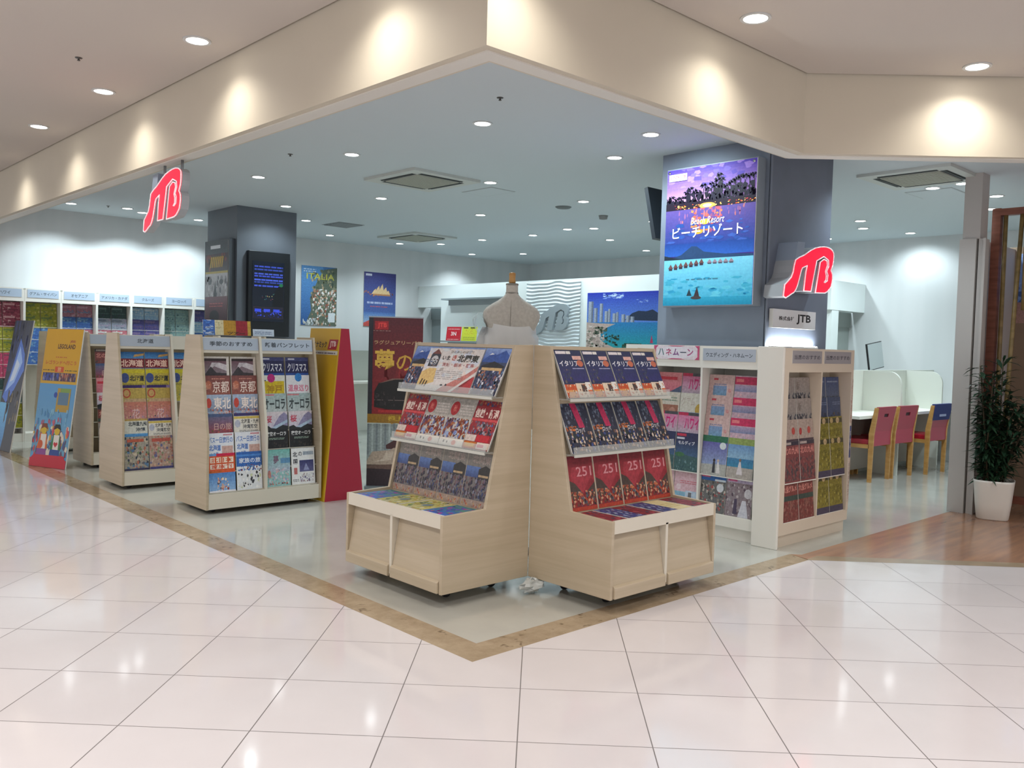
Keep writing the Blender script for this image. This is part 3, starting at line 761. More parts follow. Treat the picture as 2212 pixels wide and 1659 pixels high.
SHOP_LIGHTS = [
 (1.65, 1.93, 'recessed downlight above the dress form, nearest one to the bulkhead corner'),
 (1.60, 3.49, 'recessed downlight just left of the nearest ceiling air conditioner'),
 (1.56, 5.03, 'recessed downlight between the red hanging sign and the grey screen pillar top'),
 (2.61, 6.44, 'recessed downlight right above the grey screen pillar'),
 (2.99, 5.09, 'recessed downlight below left of the nearest ceiling air conditioner'),
 (3.13, 3.51, 'recessed downlight beside the square ceiling hatch, right of the air conditioner'),
 (3.05, 1.93, 'recessed downlight left of the poster pillar top, lower of the two brightest there'),
 (2.64, 1.25, 'adjustable bright spotlight closest to the poster pillar top'),
 (4.44, .29, 'recessed downlight right of the poster pillar, touching the bulkhead edge'),
 (.89, 8.36, 'recessed downlight at far left, leftmost one above the white-lit wall'),
 (1.47, 8.20, 'recessed downlight above the left wall, second from the far left'),
 (1.72, 8.40, 'recessed downlight above the left wall, just left of the red hanging sign'),
 (2.45, 8.45, 'recessed downlight above the left wall, at the left edge of the screen pillar'),
 (4.45, 3.53, 'recessed downlight left of the dark hanging monitor, beside the round grey vent'),
 (4.41, 5.12, 'recessed downlight in the middle of the shop ceiling, above the far air conditioner'),
 (3.36, 7.30, 'recessed spotlight immediately right of the grey screen pillar'),
 (4.37, 8.39, 'recessed downlight above the town poster on the left wall'),
 (5.59, 8.37, 'recessed downlight above the opera house poster on the left wall'),
 (6.08, 5.94, 'recessed downlight directly above the wave relief panel'),
 (6.02, 6.93, 'recessed spotlight right of the far air conditioner, over the small yellow cards'),
 (5.91, 5.13, 'recessed downlight above the beach mural, left one of a close pair'),
 (6.05, 4.80, 'recessed downlight above the beach mural, right one of a close pair'),
 (6.01, 3.82, 'recessed downlight nearest the hanging monitor, above the mural corner'),
 (6.00, 7.87, 'recessed downlight just under the far air conditioner, above the upper wall shelf'),
 (7.24, 8.59, 'recessed downlight deep at the back, closest to the far left corner'),
 (8.40, 5.80, 'recessed downlight deep at the back, left of the poster pillar'),
 (7.07, 5.40, 'recessed downlight behind the display wall, over the mural middle'),
 (7.67, 7.79, 'recessed downlight behind the display wall, over the dress form neck'),
 (5.84, .55, 'recessed downlight below the right air conditioner, beside its hatch'),
 (5.78, .27, 'adjustable spotlight left of the grey post, below the right air conditioner'),
 (6.59, .26, 'adjustable spotlight right of the grey post, upper one'),
 (7.33, .54, 'recessed downlight right of the grey post, just above the bamboo frame'),
 (7.35, 1.92, 'recessed downlight right of the poster pillar, upper of two close ones'),
 (7.94, 2.16, 'recessed spotlight right of the poster pillar, lower of two close ones'),
 (8.65, 1.89, 'recessed downlight above the bright back wall over the counter booths'),
 (7.18, 2.30, 'recessed downlight half hidden by the poster pillar right edge, upper one'),
 (8.60, 2.95, 'recessed downlight half hidden by the poster pillar right edge, lower one'),
]
for x, y, lb in SHOP_LIGHTS:
    wash = y > 8.1 and x < 2.5
    k = 1.0
    tg = None
    if wash: k, tg = 1.15, (0, .30, -1)
    if (x, y) in ((2.64, 1.25),): tg, k = (.55, .05, -1), 1.2
    if (x, y) in ((2.61, 6.44), (3.36, 7.30)): k, tg = .5, (0, .1, -1)
    if (x, y) in ((6.08, 5.94), (5.91, 5.13), (6.05, 4.80), (6.01, 3.82), (6.02, 6.93), (6.00, 7.87)): k, tg = .55, (.25, 0, -1)
    if (x, y) == (8.65, 1.89): k, tg = .75, (.3, 0, -1)
    downlight(x, y, ZC, .055, SHOP_W * k, SHOP_C, SHOP_LAMP, lb, 'shop ceiling downlights', 112 if wash else 135, .55 if wash else .8, target=tg)
for x, y, lb in [
 (-.23, 2.23, 'warm mall downlight at left, nearest one along the left bulkhead'),
 (-.25, 3.72, 'warm mall downlight at left, second nearest along the left bulkhead'),
 (-.27, 5.20, 'warm mall downlight at far left, farthest visible along the bulkhead'),
 (1.58, -.22, 'warm mall downlight at right, nearest one along the right bulkhead'),
 (3.07, -.75, 'warm mall downlight at far right, by the angled bulkhead'),
 (-.22, .70, 'warm mall downlight out of frame, lighting the bulkhead left of its corner'),
 (.10, -.22, 'warm mall downlight out of frame, lighting the bulkhead right of its corner'),
 (-.28, 6.75, 'warm mall downlight beyond the left picture edge along the bulkhead')]:
    downlight(x, y, ZM, .06, MALL_W * .85, (1.0, .95, .86), MALL_LAMP, lb, 'warm mall downlights along the bulkhead', 138, 1.0)

# general light of the open mall behind the viewer: rows of ceiling downlights that stand outside the frame
for x, y, lb in [(-2.6, .6, 'left'), (-2.7, 3.6, 'far left'), (.8, -2.6, 'right'), (3.6, -3.4, 'far right'), (-2.4, -2.6, 'overhead'), (-4.5, -.8, 'behind left'), (.2, -5.0, 'behind right')]:
    downlight(x, y, ZM, .06, MALL_W * 5.4, MALL_C, MALL_LAMP, 'warm mall downlight out of frame over the concourse, ' + lb, 'mall concourse downlights', 150, .9)

# air conditioners, vents, hatches
def cassette(x, y, sx, sy, label):
    t = empty('ceiling_air_conditioner', (x, y, ZC)); tag(t, label, 'air conditioner')
    m = mat('ac_plastic', 'c8ccc8', .5)
    b = MB(); h = .5
    for (x0, y0, x1, y1) in ((-.5, -.5, .5, -.40), (-.5, .40, .5, .5), (-.5, -.40, -.40, .40), (.40, -.40, .5, .40), (-.32, -.32, .32, .32)):
        b.box(x0 * sx, y0 * sy, -.025, x1 * sx, y1 * sy, 0)
    for (x0, y0, x1, y1) in ((-.40, -.40, -.32, -.32), (.32, -.40, .40, -.32), (-.40, .32, -.32, .40), (.32, .32, .40, .40)):
        b.box(x0 * sx, y0 * sy, -.025, x1 * sx, y1 * sy, 0)
    b.build('panel_frame', m, t)
    g = MB()
    n = 22
    for i in range(n):
        a = -.31 + .62 * i / (n - 1)
        g.box(-.31 * sx, a * sy - .004, -.031, .31 * sx, a * sy + .004, -.025)
        g.box(a * sx - .003, -.31 * sy, -.030, a * sx + .003, .31 * sy, -.025)
    g.build('intake_grille', mat('ac_grille', 'b4b6aa', .6), t)
    for q in ((-.32, -.40, .32, -.32), (-.32, .32, .32, .40), (-.40, -.32, -.32, .32), (.32, -.32, .40, .32)):
        sl = MB().box(q[0] * sx, q[1] * sy, -.0235, q[2] * sx, q[3] * sy, -.006)
        mx, my = (q[0] + q[2]) / 2 * sx, (q[1] + q[3]) / 2 * sy
        o = sl.build('air_outlet', mat('outlet_dark', '2c3030', .7), t)
        fl = MB()
        if q[2] - q[0] > .2: fl.box(q[0] * sx, my - .012, -.029, q[2] * sx, my - .004, -.0236)
        else: fl.box(mx - .012, q[1] * sy, -.029, mx - .004, q[3] * sy, -.0236)
        fl.build('vane', mat('vane_grey', '4a5050', .6), o)
    return t
cassette(2.62, 3.89, .76, .78, 'nearest square ceiling air conditioner, over the middle of the shop')
cassette(5.25, .42, .76, .76, 'square ceiling air conditioner at right, cut by the grey post')
cassette(5.23, 7.45, .75, .90, 'far square ceiling air conditioner, small, above the wall posters')
def hatch(x, y, sx, sy, label):
    t = empty('ceiling_hatch', (x, y, ZC)); tag(t, label, 'ceiling hatch')
    MB().box(-sx / 2, -sy / 2, -.003, sx / 2, sy / 2, 0).build('frame', mat('hatch_edge', 'a8aeb0', .6), t)
    MB().box(-sx / 2 + .012, -sy / 2 + .012, -.005, sx / 2 - .012, sy / 2 - .012, -.003).build('lid', SCEIL, t)
hatch(3.45, 3.90, .32, .45, 'square ceiling access hatch right of the nearest air conditioner')
hatch(6.12, .62, .42, .42, 'square ceiling access hatch behind the right air conditioner')
b = MB()
for i in range(9): b.box(-.17, -.2 + .045 * i, -.012, .17, -.175 + .045 * i, 0)
b.box(-.19, -.22, -.004, .19, .22, 0)
t = b.build('ceiling_vent', mat('vent_grey', '8c9294', .6), None, (3.88, 7.26, ZC)); tag(t, 'grey louvred square vent in the ceiling right of the screen pillar', 'vent')
t = MB().lathe([(.005, -.018), (.07, -.016), (.085, -.006), (.09, 0)], 20).build('round_vent', mat('vent_dark', '6c7274', .6), None, (4.585, 3.947, ZC)); tag(t, 'round dark grey ceiling vent left of the hanging monitor', 'vent')
t = MB().lathe([(.02, -.045), (.045, -.04), (.05, -.015), (.055, 0)], 16).build('smoke_detector', mat('detector_grey', '8a8c8c', .6), None, (5.32, 4.01, ZC)); tag(t, 'small round smoke detector on the ceiling near the hanging monitor', 'smoke detector')
spr = MB().lathe([(.008, -.018), (.010, -.014), (.005, -.012), (.005, -.004), (.020, -.003), (.022, 0)], 12).mesh('sprinkler', mat('sprinkler_metal', '5c5a58', .4, .8))
for x, y, z, lb in [(1.316, 1.384, ZC, 'tiny sprinkler head on the shop ceiling near the bulkhead corner'), (1.263, 3.886, ZC, 'tiny sprinkler head on the shop ceiling left of the air conditioner'),
                    (-.60, 3.08, ZM, 'small dark sprinkler head on the mall ceiling at upper left'), (3.75, 1.95, ZC, 'tiny sprinkler head left of the hanging monitor'), (1.25, 8.2, ZC, 'tiny sprinkler head at far left above the white-lit wall')]:
    tag(link('sprinkler', spr, None, (x, y, z)), lb, 'sprinkler', 'sprinkler heads')
# ------------------------------------------------------------------ the two front display stands
def caster(parent, x, y, z1):
    t = MB()
    t.lathe([(.001, -.012), (.026, -.012), (.028, 0), (.026, .012), (.001, .012)], 14, Matrix.Translation((x, y, .028)) @ Matrix.Rotation(PI / 2, 4, 'Y'))
    c = t.build('caster', CASTER, parent)
    MB().box(x - .018, y - .014, .045, x + .018, y + .014, z1).build('caster_fork', CHROME, c)

def front_stand(loc, rz, W, D, label):
    t = empty('display_stand', (loc[0], loc[1], 0), rz); tag(t, label, 'display stand')
    h = W / 2; th = .020
    prof = [(0, .068), (0, .455), (.278, .464), (.455, 1.302), (D, 1.305), (D, .068)]
    for s in (-1, 1):
        a = s * h; b_ = s * (h - th)
        MB().prism(prof, min(a, b_), max(a, b_), 'x').build('side_panel', LAM, t, bevel=.002)
    k = h - th
    MB().box(-k, D - .018, .075, k, D - .002, 1.30).build('back_panel', LAM, t)
    MB().box(-k, .458, 1.284, k, D - .018, 1.302).build('top_panel', LAM, t)
    MB().box(-k, .012, .415, k, D - .018, .437).build('tray', LAM, t)
    MB().box(-k, .001, .392, k, .013, .457).build('tray_rail', EDGE, t)
    MB().box(-k, .03, .085, k, D - .018, .10).build('bottom_panel', LAM, t)
    MB().prism([(.330, .440), (.292, .440), (.4705, 1.284), (.510, 1.284)], -k, k, 'x').build('sloping_board', LAM, t)
    MB().box(-.010, .001, .085, .010, .05, .40).build('divider', EDGE, t)
    for s in (-1, 1):
        x0, x1 = (-k + .002, -.012) if s < 0 else (.012, k - .002)
        d = MB().prism([(.006, .135), (.020, .135), (.062, .395), (.048, .395)], x0, x1, 'x').build('bin_panel', LAM, t)
        MB().prism([(-.012, .072), (-.012, .128), (.004, .136), (.02, .136), (.02, .072)], x0, x1, 'x').build('bin_rail', LAM, d, bevel=.003)
    # clear shelves with raised front lips
    for zb, yb, zt, yt in ((1.035, .335, 1.284, .458), (.752, .295, 1.0, .405)):
        s_ = MB()
        s_.box(-k + .001, yb - .012, zb - .010, k - .001, yb + .10, zb - .004)
        s_.prism([(yb - .016, zb - .012), (yb - .011, zb - .012), (yb - .011 + .006, zb + .035), (yb - .016 + .006, zb + .035)], -k + .001, k - .001, 'x')
        sh = s_.build('clear_shelf', ACRYLIC, t)
        MB().box(-k + .001, yb - .020, zb - .016, k - .001, yb - .012, zb - .002).build('shelf_edge', mat('frosted_edge', 'c8c8c0', .3), sh)
        MB().prism([(yb + .008, zb - .004), (yb + .011, zb - .004), (yt + .011, zt), (yt + .008, zt)], -k + .001, k - .001, 'x').build('shelf_back', ACRYLIC, sh)
    for x in (-k + .13, k - .13):
        for y in (.15, D - .13): caster(t, x, y, .085)
    return t

POS4 = ['leftmost', 'second from left', 'third from left', 'rightmost']
def fill_stand(loc, rz, W, rows, flats, where, group):
    k = W / 2 - .02
    tiers = [(1.036, .337, .118, .24), (.753, .297, .110, .245), (.452, .292, None, None)]
    for (keys, nm, (zb, yb, dy, dz)) in zip(rows, ('top shelf', 'middle shelf', 'bottom shelf'), tiers):
        tilt = math.atan2(dy, dz) if dy else math.atan2(.178, .84)
        H = .272
        for i, key in enumerate(keys):
            x = -k + (2 * k) * (i + .5) / 4
            p = local_to_world((loc[0], loc[1], 0), rz, (x, yb, zb + .001))
            look = COVERS[key][0]
            brochure(key, p, tilt, rz, f'{look} brochure, {POS4[i]}, {nm}, {where} front stand', group, .200, H if dy else .285)
    n = len(flats)
    for i, key in enumerate(flats):
        x = -k + .008 + (2 * k - .016) * (i + .5) / n
        p = local_to_world((loc[0], loc[1], 0), rz, (x, .022, .4385 + .002 * (i % 2)))
        look = COVERS[key][0]
        nn = ['first', 'second', 'third', 'fourth', 'fifth', 'sixth'][i]
        o = brochure(key, p, PI / 2, rz, f'{look} brochure lying flat, {nn} from left, {where} front stand', group + ' tray', (2 * k - .03) / n - .004 if n > 4 else .19, .255, .010)
        o.location.z += .010

A_LOC, A_RZ, A_W = (.335, 1.06), -PI / 2, .86
B_LOC, B_RZ, B_W = (1.3682, .055), 0.0, .885
stA = front_stand(A_LOC, A_RZ, A_W, .590, 'pale maple display stand on castors, left of the pair at the corner')
stB = front_stand(B_LOC, B_RZ, B_W, .574, 'pale maple display stand on castors, right of the pair at the corner')
fill_stand(A_LOC, A_RZ, A_W, [['matsuri', 'matsuri', 'matsuri', 'matsuri'], ['red_shinetsu', 'white_disc', 'white_disc', 'red_shinetsu'], ['kanto_crowd'] * 4],
           ['violet_map', 'lime_guide', 'lime_guide', 'violet_map'], 'left', 'brochures on the left front stand')
fill_stand(B_LOC, B_RZ, B_W, [['night_italy'] * 4, ['pink_stripe'] * 4, ['red_asia'] * 4],
           ['red_flat', 'navy_flat', 'red_flat', 'navy_flat', 'cream_flat', 'red_flat'], 'right', 'brochures on the right front stand')

# white regional card in front of the upper left brochures
a = Art('dcd6d4').b(0, .3, 1, 1, ['e4dcd8', 'd4dae8', 'e8d8d0', 'dce2e4'], 30, 60, .12)
a.p([(0, .1), (0, .42), (.12, .52), (.26, .52), (.3, .2), (.1, .1)], 'd8b878').p([(.62, 0), (1, .5), (1, .62), (.84, .42), (.5, .12), (.4, 0)], 'c07a74').p([(.68, 0), (1, .38), (1, 0)], 'b0323a').p([(.72, .06), (.96, .36), (1, .4), (.8, .06)], '8a2a30')
a.p([(.07, .56), (.07, .84), (.16, .96), (.25, .84), (.25, .56)], '3a3f4a').e(.16, .70, .07, .12, 'c8c8cc').p([(.07, .86), (.16, .98), (.25, .86)], '7a4a48').b(.08, .57, .24, .74, ['5a6a8a', '2a2a30', '8a6a60'], 12, 61, .04)
a.t('いま', .30, .72, .44, .83, '3a3a40', .02).t('き', .48, .72, .56, .85, 'c0564a', .02).t('北関東', .58, .69, .96, .86, '3c3c3a', .03).t('ひとあしのばして', .42, .89, .84, .95, '8a847c', .01)
a.t('茨城・栃木・群馬', .34, .57, .92, .66, 'b87878', .02).lines(.28, .28, .78, .5, 'a8a4a4', 5, .3)
for k_, q in enumerate((.05, .10, .15)): a.p([(q, .12 - .02 * k_), (q + .02, .12 - .02 * k_), (q + .035, .26 - .02 * k_), (q + .015, .26 - .02 * k_)], '3a2c28')
a.e(.47, .14, .025, .02, '3a3a44').e(.55, .15, .015, .03, '4a4a54')
o = link('sign_card', art_mesh('sign_card', a, .470, .262, .003))
lean(o, local_to_world((*A_LOC, 0), A_RZ, (-.030, .332, 1.037)), math.atan2(.116, .24), A_RZ)
tag(o, 'white printed card reading northern Kanto, leaning over the top left brochures', 'sign')

# crumpled clear bag between the two stands
R = random.Random(5)
bb = MB(); n, m = 16, 9; v = []; f = []
for j in range(m + 1):
    th_ = PI * j / m
    for i in range(n):
        q = 2 * PI * i / n; r_ = .045 * (1 + .35 * R.uniform(-1, 1))
        v.append((r_ * 1.5 * math.sin(th_) * math.cos(q), r_ * math.sin(th_) * math.sin(q), .036 + .8 * .045 * math.cos(th_) * (1 + .2 * R.uniform(-1, 1))))
for j in range(m):
    for i in range(n): f.append((j * n + i, j * n + (i + 1) % n, (j + 1) * n + (i + 1) % n, (j + 1) * n + i))
zmin = min(q[2] for q in v); v = [(x, y, z - zmin) for x, y, z in v]
bb.add(v, f)
tag(bb.build('plastic_bag', mat('cloudy_plastic', 'b8bcba', .25), None, (.885, .555, 0)), 'crumpled clear plastic bag on the floor where the two front stands meet', 'bag')

# ------------------------------------------------------------------ sloping brochure racks along the left border
TILT = math.radians(6)
RTOP = [1.160, 1.018, .876, .734, .592, .442]
def sloped_rack(x0, y0, W, label, heads, bays=2, loc_z=0):
    """double-ended rack: front faces -Y, end panel faces the mall"""
    t = empty('brochure_rack', (x0 + W / 2, y0, 0)); tag(t, label, 'brochure rack')
    h = W / 2; th = .020; D = .57
    prof = [(0, .032), (0, .57), (.140, 1.318), (.395, 1.318), (.545, .50), (D, .46), (D, .032)]
    for s in (-1, 1):
        MB().prism(prof, min(s * h, s * (h - th)), max(s * h, s * (h - th)), 'x').build('end_panel', LAM, t, bevel=.002)
    k = h - th
    MB().box(-k, .004, .034, k, .022, .146).build('base_front', EDGE, t)
    MB().box(-k, .022, .125, k, D - .02, .143).build('base_shelf', LAM, t)
    MB().box(-k, .262, .143, k, .276, 1.30).build('back_board', LAM, t)
    MB().box(-k, D - .03, .034, k, D - .012, .16).build('base_back', LAM, t)
    xs = [-k + 2 * k * i / bays for i in range(bays + 1)]
    for i in range(1, bays):
        MB().prism([(.006, .146), (.006, .57), (.142, 1.316), (.262, 1.316), (.262, .146)], xs[i] - .010, xs[i] + .010, 'x').build('divider', EDGE, t)
    # header boards
    for i in range(bays):
        xa, xb = xs[i] + (.012 if i else .001), xs[i + 1] - (.012 if i < bays - 1 else .001)
        hb = MB().prism([(.132, 1.185), (.150, 1.302), (.162, 1.302), (.144, 1.185)], xa, xb, 'x').build('header_board', EDGE, t)
        if heads[i]:
            ar = Art('aeb8c6').t(heads[i], .5 - min(.44, .055 * len(heads[i])), .30, .5 + min(.44, .055 * len(heads[i])), .72, '3a4048', .02)
            pl = link('header_plate', art_mesh('header_plate', ar, xb - xa - .004, .092, .002, print_mat('header_print', .35)), hb)
            lean(pl, ((xa + xb) / 2, .132, 1.206), math.atan2(.018, .117), 0)
    for r, zt in enumerate(RTOP):
        yb = .150 - .024 * r
        zb = zt - .288
        MB().box(-k, yb - .004, zb - .007, k, yb + .03, zb - .001).build('ledge', EDGE, t)
    for x in (-k + .07, k - .07):
        for y in (.09, D - .09): caster(t, x, y, .036 + .09)
    return t, xs

def fill_sloped(x0, y0, W, xs, grid, rackname, group, halves=None):
    """grid[bay][row] = (left, right); None leaves a pocket empty"""
    cx = x0 + W / 2
    for bi, rows in enumerate(grid):
        xa, xb = xs[bi] + .012, xs[bi + 1] - .012
        wq = (xb - xa) / 2
        for r, pair in enumerate(rows):
            if pair is None: continue
            for c, key in enumerate(pair):
                if key is None: continue
                look = COVERS[key][0]
                if len(grid) > 1: bay = ['left', 'right', 'far right'][bi] + ' bay, '
                else: bay = ''
                lb = f"{look} brochure, {ROW[r]} row, {'left' if c == 0 else 'right'} pocket, {bay}{rackname}"
                if words(lb) > 16: lb = lb.replace(' pocket,', ',')
                zb = RTOP[r] - .288
                brochure(key, (cx + xa + wq * (c + .5), y0 + .150 - .024 * r, zb), TILT, 0, lb, group, min(wq - .008, .205), .286)

C0 = (.39, 3.45, .955)
tC, xsC = sloped_rack(*C0, 'nearest pale sloping brochure rack, with grey seasonal header signs', ['季節のおすすめ', '新着パンフレット'])
fill_sloped(*C0, xsC, [
    [('maroon_hills', 'maroon_hills'), ('kyoto', 'kyoto'), ('tohoku', 'tohoku'), ('red_autumn', 'hokkaido_white'), ('blue_white', 'blue_white'), ('orange_resort', 'blue_trip')],
    [('christmas', 'christmas'), ('yellow_kobe', 'white_spa'), ('aurora', 'aurora'), ('cherry_night', 'cherry_night'), None, ('teal_north', 'white_north')]], 'nearest rack', 'brochures in the nearest sloping rack')
D0 = (.27, 4.83, 1.36)
tD, xsD = sloped_rack(*D0, 'second pale sloping brochure rack, just behind the nearest one', ['北海道', '', ''], 3)
fill_sloped(*D0, xsD, [
    [('hokkaido_red', 'hokkaido_red'), ('hokkaido_yellow', 'hokkaido_yellow'), ('yellow_seal', 'yellow_seal'), ('coral_field', 'coral_field'), ('blue_strip', 'hokkaido_white'), ('collage_grey', 'collage_rose')],
    [('hokkaido_red', None), ('hokkaido_yellow', None)] + [None] * 4], 'second rack', 'brochures in the second sloping rack')
E0 = (.45, 6.185, 1.3)
tE, xsE = sloped_rack(*E0, 'third pale sloping brochure rack, behind the yellow standee', ['秋の旅', ''], 2)
fill_sloped(*E0, xsE, [[('red_kyushu', 'red_kyushu'), ('red_autumn', 'red_autumn'), ('rose_wedge', 'rose_wedge'), ('cherry_night', 'cherry_night'), ('red_gourmet', 'red_gourmet'), ('grey_town', 'grey_town')], [None] * 6], 'third rack', 'brochures in the third sloping rack')
# refill the third rack's left bay where the standee leaves it open
F0 = (.46, 7.605, 1.3)
tF, xsF = sloped_rack(*F0, 'fourth and farthest pale sloping brochure rack, behind the navy standee', ['東京', ''], 2)

# little cards standing on the nearest rack
a = Art('3c68b8').b(0, 0, .22, 1, ['4a80d0', '8ab0e0', 'c8d4e8', '3a5aa8'], 16, 70, .12).r(.24, 0, .42, 1, 'd8cfa8').r(.42, 0, .68, 1, 'b88a2a').r(.68, 0, .93, 1, '97222f').r(.93, 0, 1, 1, 'c09a3a').t('ツアー', .50, .04, .86, .24, '3a2a20', .03).b(.26, .4, .4, .9, ['a8a078', 'c8b888', '8a9a70'], 8, 71, .05)
o = link('card_holder', art_mesh('card', a, .385, .115, .004)); lean(o, (.672, 3.735, 1.3185), .12, 0)
tag(o, 'wide blue, yellow and red card standing on top of the nearest rack', 'sign')
a = Art('c2cede').lines(.08, .3, .9, .8, '5a6a90', 2, .35)
o = link('card_holder', art_mesh('card', a, .18, .055, .004)); lean(o, (.975, 3.74, 1.3185), .12, 0)
tag(o, 'small pale blue notice standing on top of the nearest rack', 'sign')

# ------------------------------------------------------------------ white cabinet wrapped round the poster pillar
def pocket_unit(t, xs, W, zt, zbot, hdr, frame, plates, base_h=.16, depth=.30):
    """local: front -Y at y=0; xs bay edges"""
    k = W / 2
    x0, x1 = xs[0], xs[-1]
    MB().box(-k, 0, hdr, k, depth, zt).build('header', frame, t)
    MB().box(-k, .004, .085, k, depth, base_h).build('bottom_rail', frame, t)
    MB().box(-k, .03, 0, k, depth, .085).build('plinth', frame, t)
    MB().box(-k, depth - .015, base_h, k, depth, hdr).build('back_panel', frame, t)
    MB().box(-k, 0, base_h, x0 - .008, depth - .015, hdr).build('side_stile', frame, t)
    MB().box(x1 + .008, 0, base_h, k, depth - .015, hdr).build('side_stile', frame, t)
    for i in range(1, len(xs) - 1):
        MB().box(xs[i] - .008, .001, base_h, xs[i] + .008, depth - .015, hdr).build('divider', frame, t)
    for i, pl in enumerate(plates):
        if pl:
            o = link('header_plate', pl, t, (.5 * (xs[i] + xs[i + 1]), -.0035, 1.230))

EY = [.064, .045, .026, .010, .010]
ET = [(1.132, .988), (.988, .848), (.848, .703), (.703, .440), (.440, .168)]
def fill_pockets(root, rz, xs, grid, rackname, group):
    t = root
    for bi, rows in enumerate(grid):
        xa, xb = xs[bi] + .010, xs[bi + 1] - .010
        wq = (xb - xa) / 2
        for r, pair in enumerate(rows):
            if pair is None: continue
            for c, key in enumerate(pair):
                if key is None: continue
                zt, zb = ET[r]
                H = .276
                z0 = zt - H * math.cos(.09)
                yb = EY[r]
                p = local_to_world(t.location, rz, (xa + wq * (c + .5), yb, z0))
                look = COVERS[key][0]
                lb = f"{look} brochure, {ROW[r]} row, {'left' if c == 0 else 'right'}, {['left', 'right'][bi]} bay, {rackname}"
                brochure(key, p, .09, rz, lb, group, min(wq - .006, .205), H)
    for r, (zt, zb) in enumerate(ET):
        z0 = zt - .276 * math.cos(.09)
        MB().box(xs[0] + .009 - .0, EY[r] - .002, z0 - .007, xs[-1] - .009, EY[r] + .03, z0 - .001).build('ledge', WHITE_CAB, t)

plate = lambda txt, w_, bg='b2bac8', c='444a54': art_mesh('header_plate', Art(bg).t(txt, .06, .3, .94, .68, c, .02), w_, .085, .003, print_mat('header_print', .35))
E1 = empty('corner_cabinet', (2.870, 1.0285, 0), -PI / 2); tag(E1, 'white brochure cabinet with honeymoon headers on the left face of the pillar', 'cabinet')
xs1 = [1.0285 - 1.352, 1.0285 - .910, 1.0285 - .470]   # local x = centre - world y
honey = Art('e2d6de').p([(0, 1), (.1, 1), (.05, .8), (.04, .2), (.1, 0), (0, 0)], 'c4507a').p([(1, 1), (.9, 1), (.96, .8), (.96, .2), (.9, 0), (1, 0)], 'c4507a').e(.5, .5, .45, .42, 'e6e0ea').p([(.3, 1), (.7, 1), (.6, .93), (.4, .93)], 'c4507a').p([(.3, 0), (.7, 0), (.6, .07), (.4, .07)], 'c4507a')
for ch, x_, cc in (('ハ', .10, '3a6a70'), ('ネ', .27, 'b83a6c'), ('ム', .43, '7a3a80'), ('ー', .59, '2a3a50'), ('ン', .74, 'b04a80')): honey.t(ch, x_, .28 if ch != 'ー' else .48, x_ + .13, .78 if ch != 'ー' else .55, cc, .02)
honey_m = art_mesh('header_plate', honey, .40, .10, .003)
pocket_unit(E1, xs1, 1.143, 1.333, .16, 1.178, WHITE_CAB, [honey_m, plate('ウエディング・ハネムーン', .42)])
# thick front column at the corner and the cap over it
fill_pockets(E1, -PI / 2, xs1, [
    [('rose_wedge', 'pink_title'), ('tan_photo', 'cream_sun'), ('pink_title', 'pink_title'), ('dusk_island', 'dusk_island'), ('pink_window', 'pink_window')],
    [('peach_sea', 'magenta_band'), ('peach_sea', 'magenta_band'), ('peach_sea', 'magenta_band'), ('lagoon_couple', 'aqua_bride'), ('blue_chapel', 'violet_gown')]], 'honeymoon cabinet', 'brochures in the honeymoon cabinet')
E2 = empty('corner_cabinet', (3.365, .270, 0), 0); tag(E2, 'cream brochure cabinet on the right face of the pillar, beside the counter booths', 'cabinet')
xs2 = [2.942 - 3.365, 3.385 - 3.365, 3.815 - 3.365]
LAMW = mat('cream_laminate', 'd8cab8', .4)
MB().box(2.848 - 3.365, -.004, 0, 2.871 - 3.365, .185, 1.337).build('corner_post', WHITE_CAB, E2, bevel=.004)
pocket_unit(E2, xs2, .985, 1.330, .16, 1.170, LAMW, [plate('当店のおすすめ', .40, 'a09ca0', '55545c'), plate('当店のおすすめ', .40, 'a09ca0', '55545c')], depth=.183)
fill_pockets(E2, 0, xs2, [
    [('grey_town', 'grey_town'), ('grey_town', 'grey_town'), ('white_dots', 'white_dots'), ('red_kyushu', 'red_kyushu'), ('red_gourmet', 'red_gourmet')],
    [('blue_haze', 'blue_haze'), ('dusk_blue', 'dusk_blue'), ('yellow_field', 'yellow_field'), ('yellow_field', 'yellow_field'), ('yellow_field', 'yellow_field')]], 'cream cabinet', 'brochures in the cream cabinet')
# vertical strip of small lettering on the cabinet's right edge
a = Art('d0c0b2').r(.15, .36, .9, .62, '3f4a78')
for i_, ch in enumerate('おすすめ旅行案内'): a.t(ch, .3, .95 - .04 * i_ - .03, .7, .95 - .04 * i_, 'a86a60')
for i_, ch in enumerate('案内所'): a.t(ch, .3, .58 - .06 * i_ - .04, .75, .58 - .06 * i_, 'd0d0d8')
for i_, ch in enumerate('旅行相談承ります'): a.t(ch, .3, .32 - .036 * i_ - .028, .7, .32 - .036 * i_, '6a6460')
link('edge_strip', art_mesh('edge_strip', a, .030, .90, .002), E2, (.985 / 2 - .0165, -.0025, .22))

# strip lamp on top of the cabinet washing the pillar foot
t = empty('strip_lamp', (3.62, .62, 1.334)); tag(t, 'thin strip lamp on the cream cabinet top washing the pillar foot', 'lamp')
MB().box(-.34, -.012, 0, .34, .012, .012).build('lamp_body', WHITE, t)
MB().box(-.33, -.008, .012, .33, .008, .018).build('tube', mat('strip_glow', 'ffffff', .4, emis=(.9, .97, 1), es=120), t)

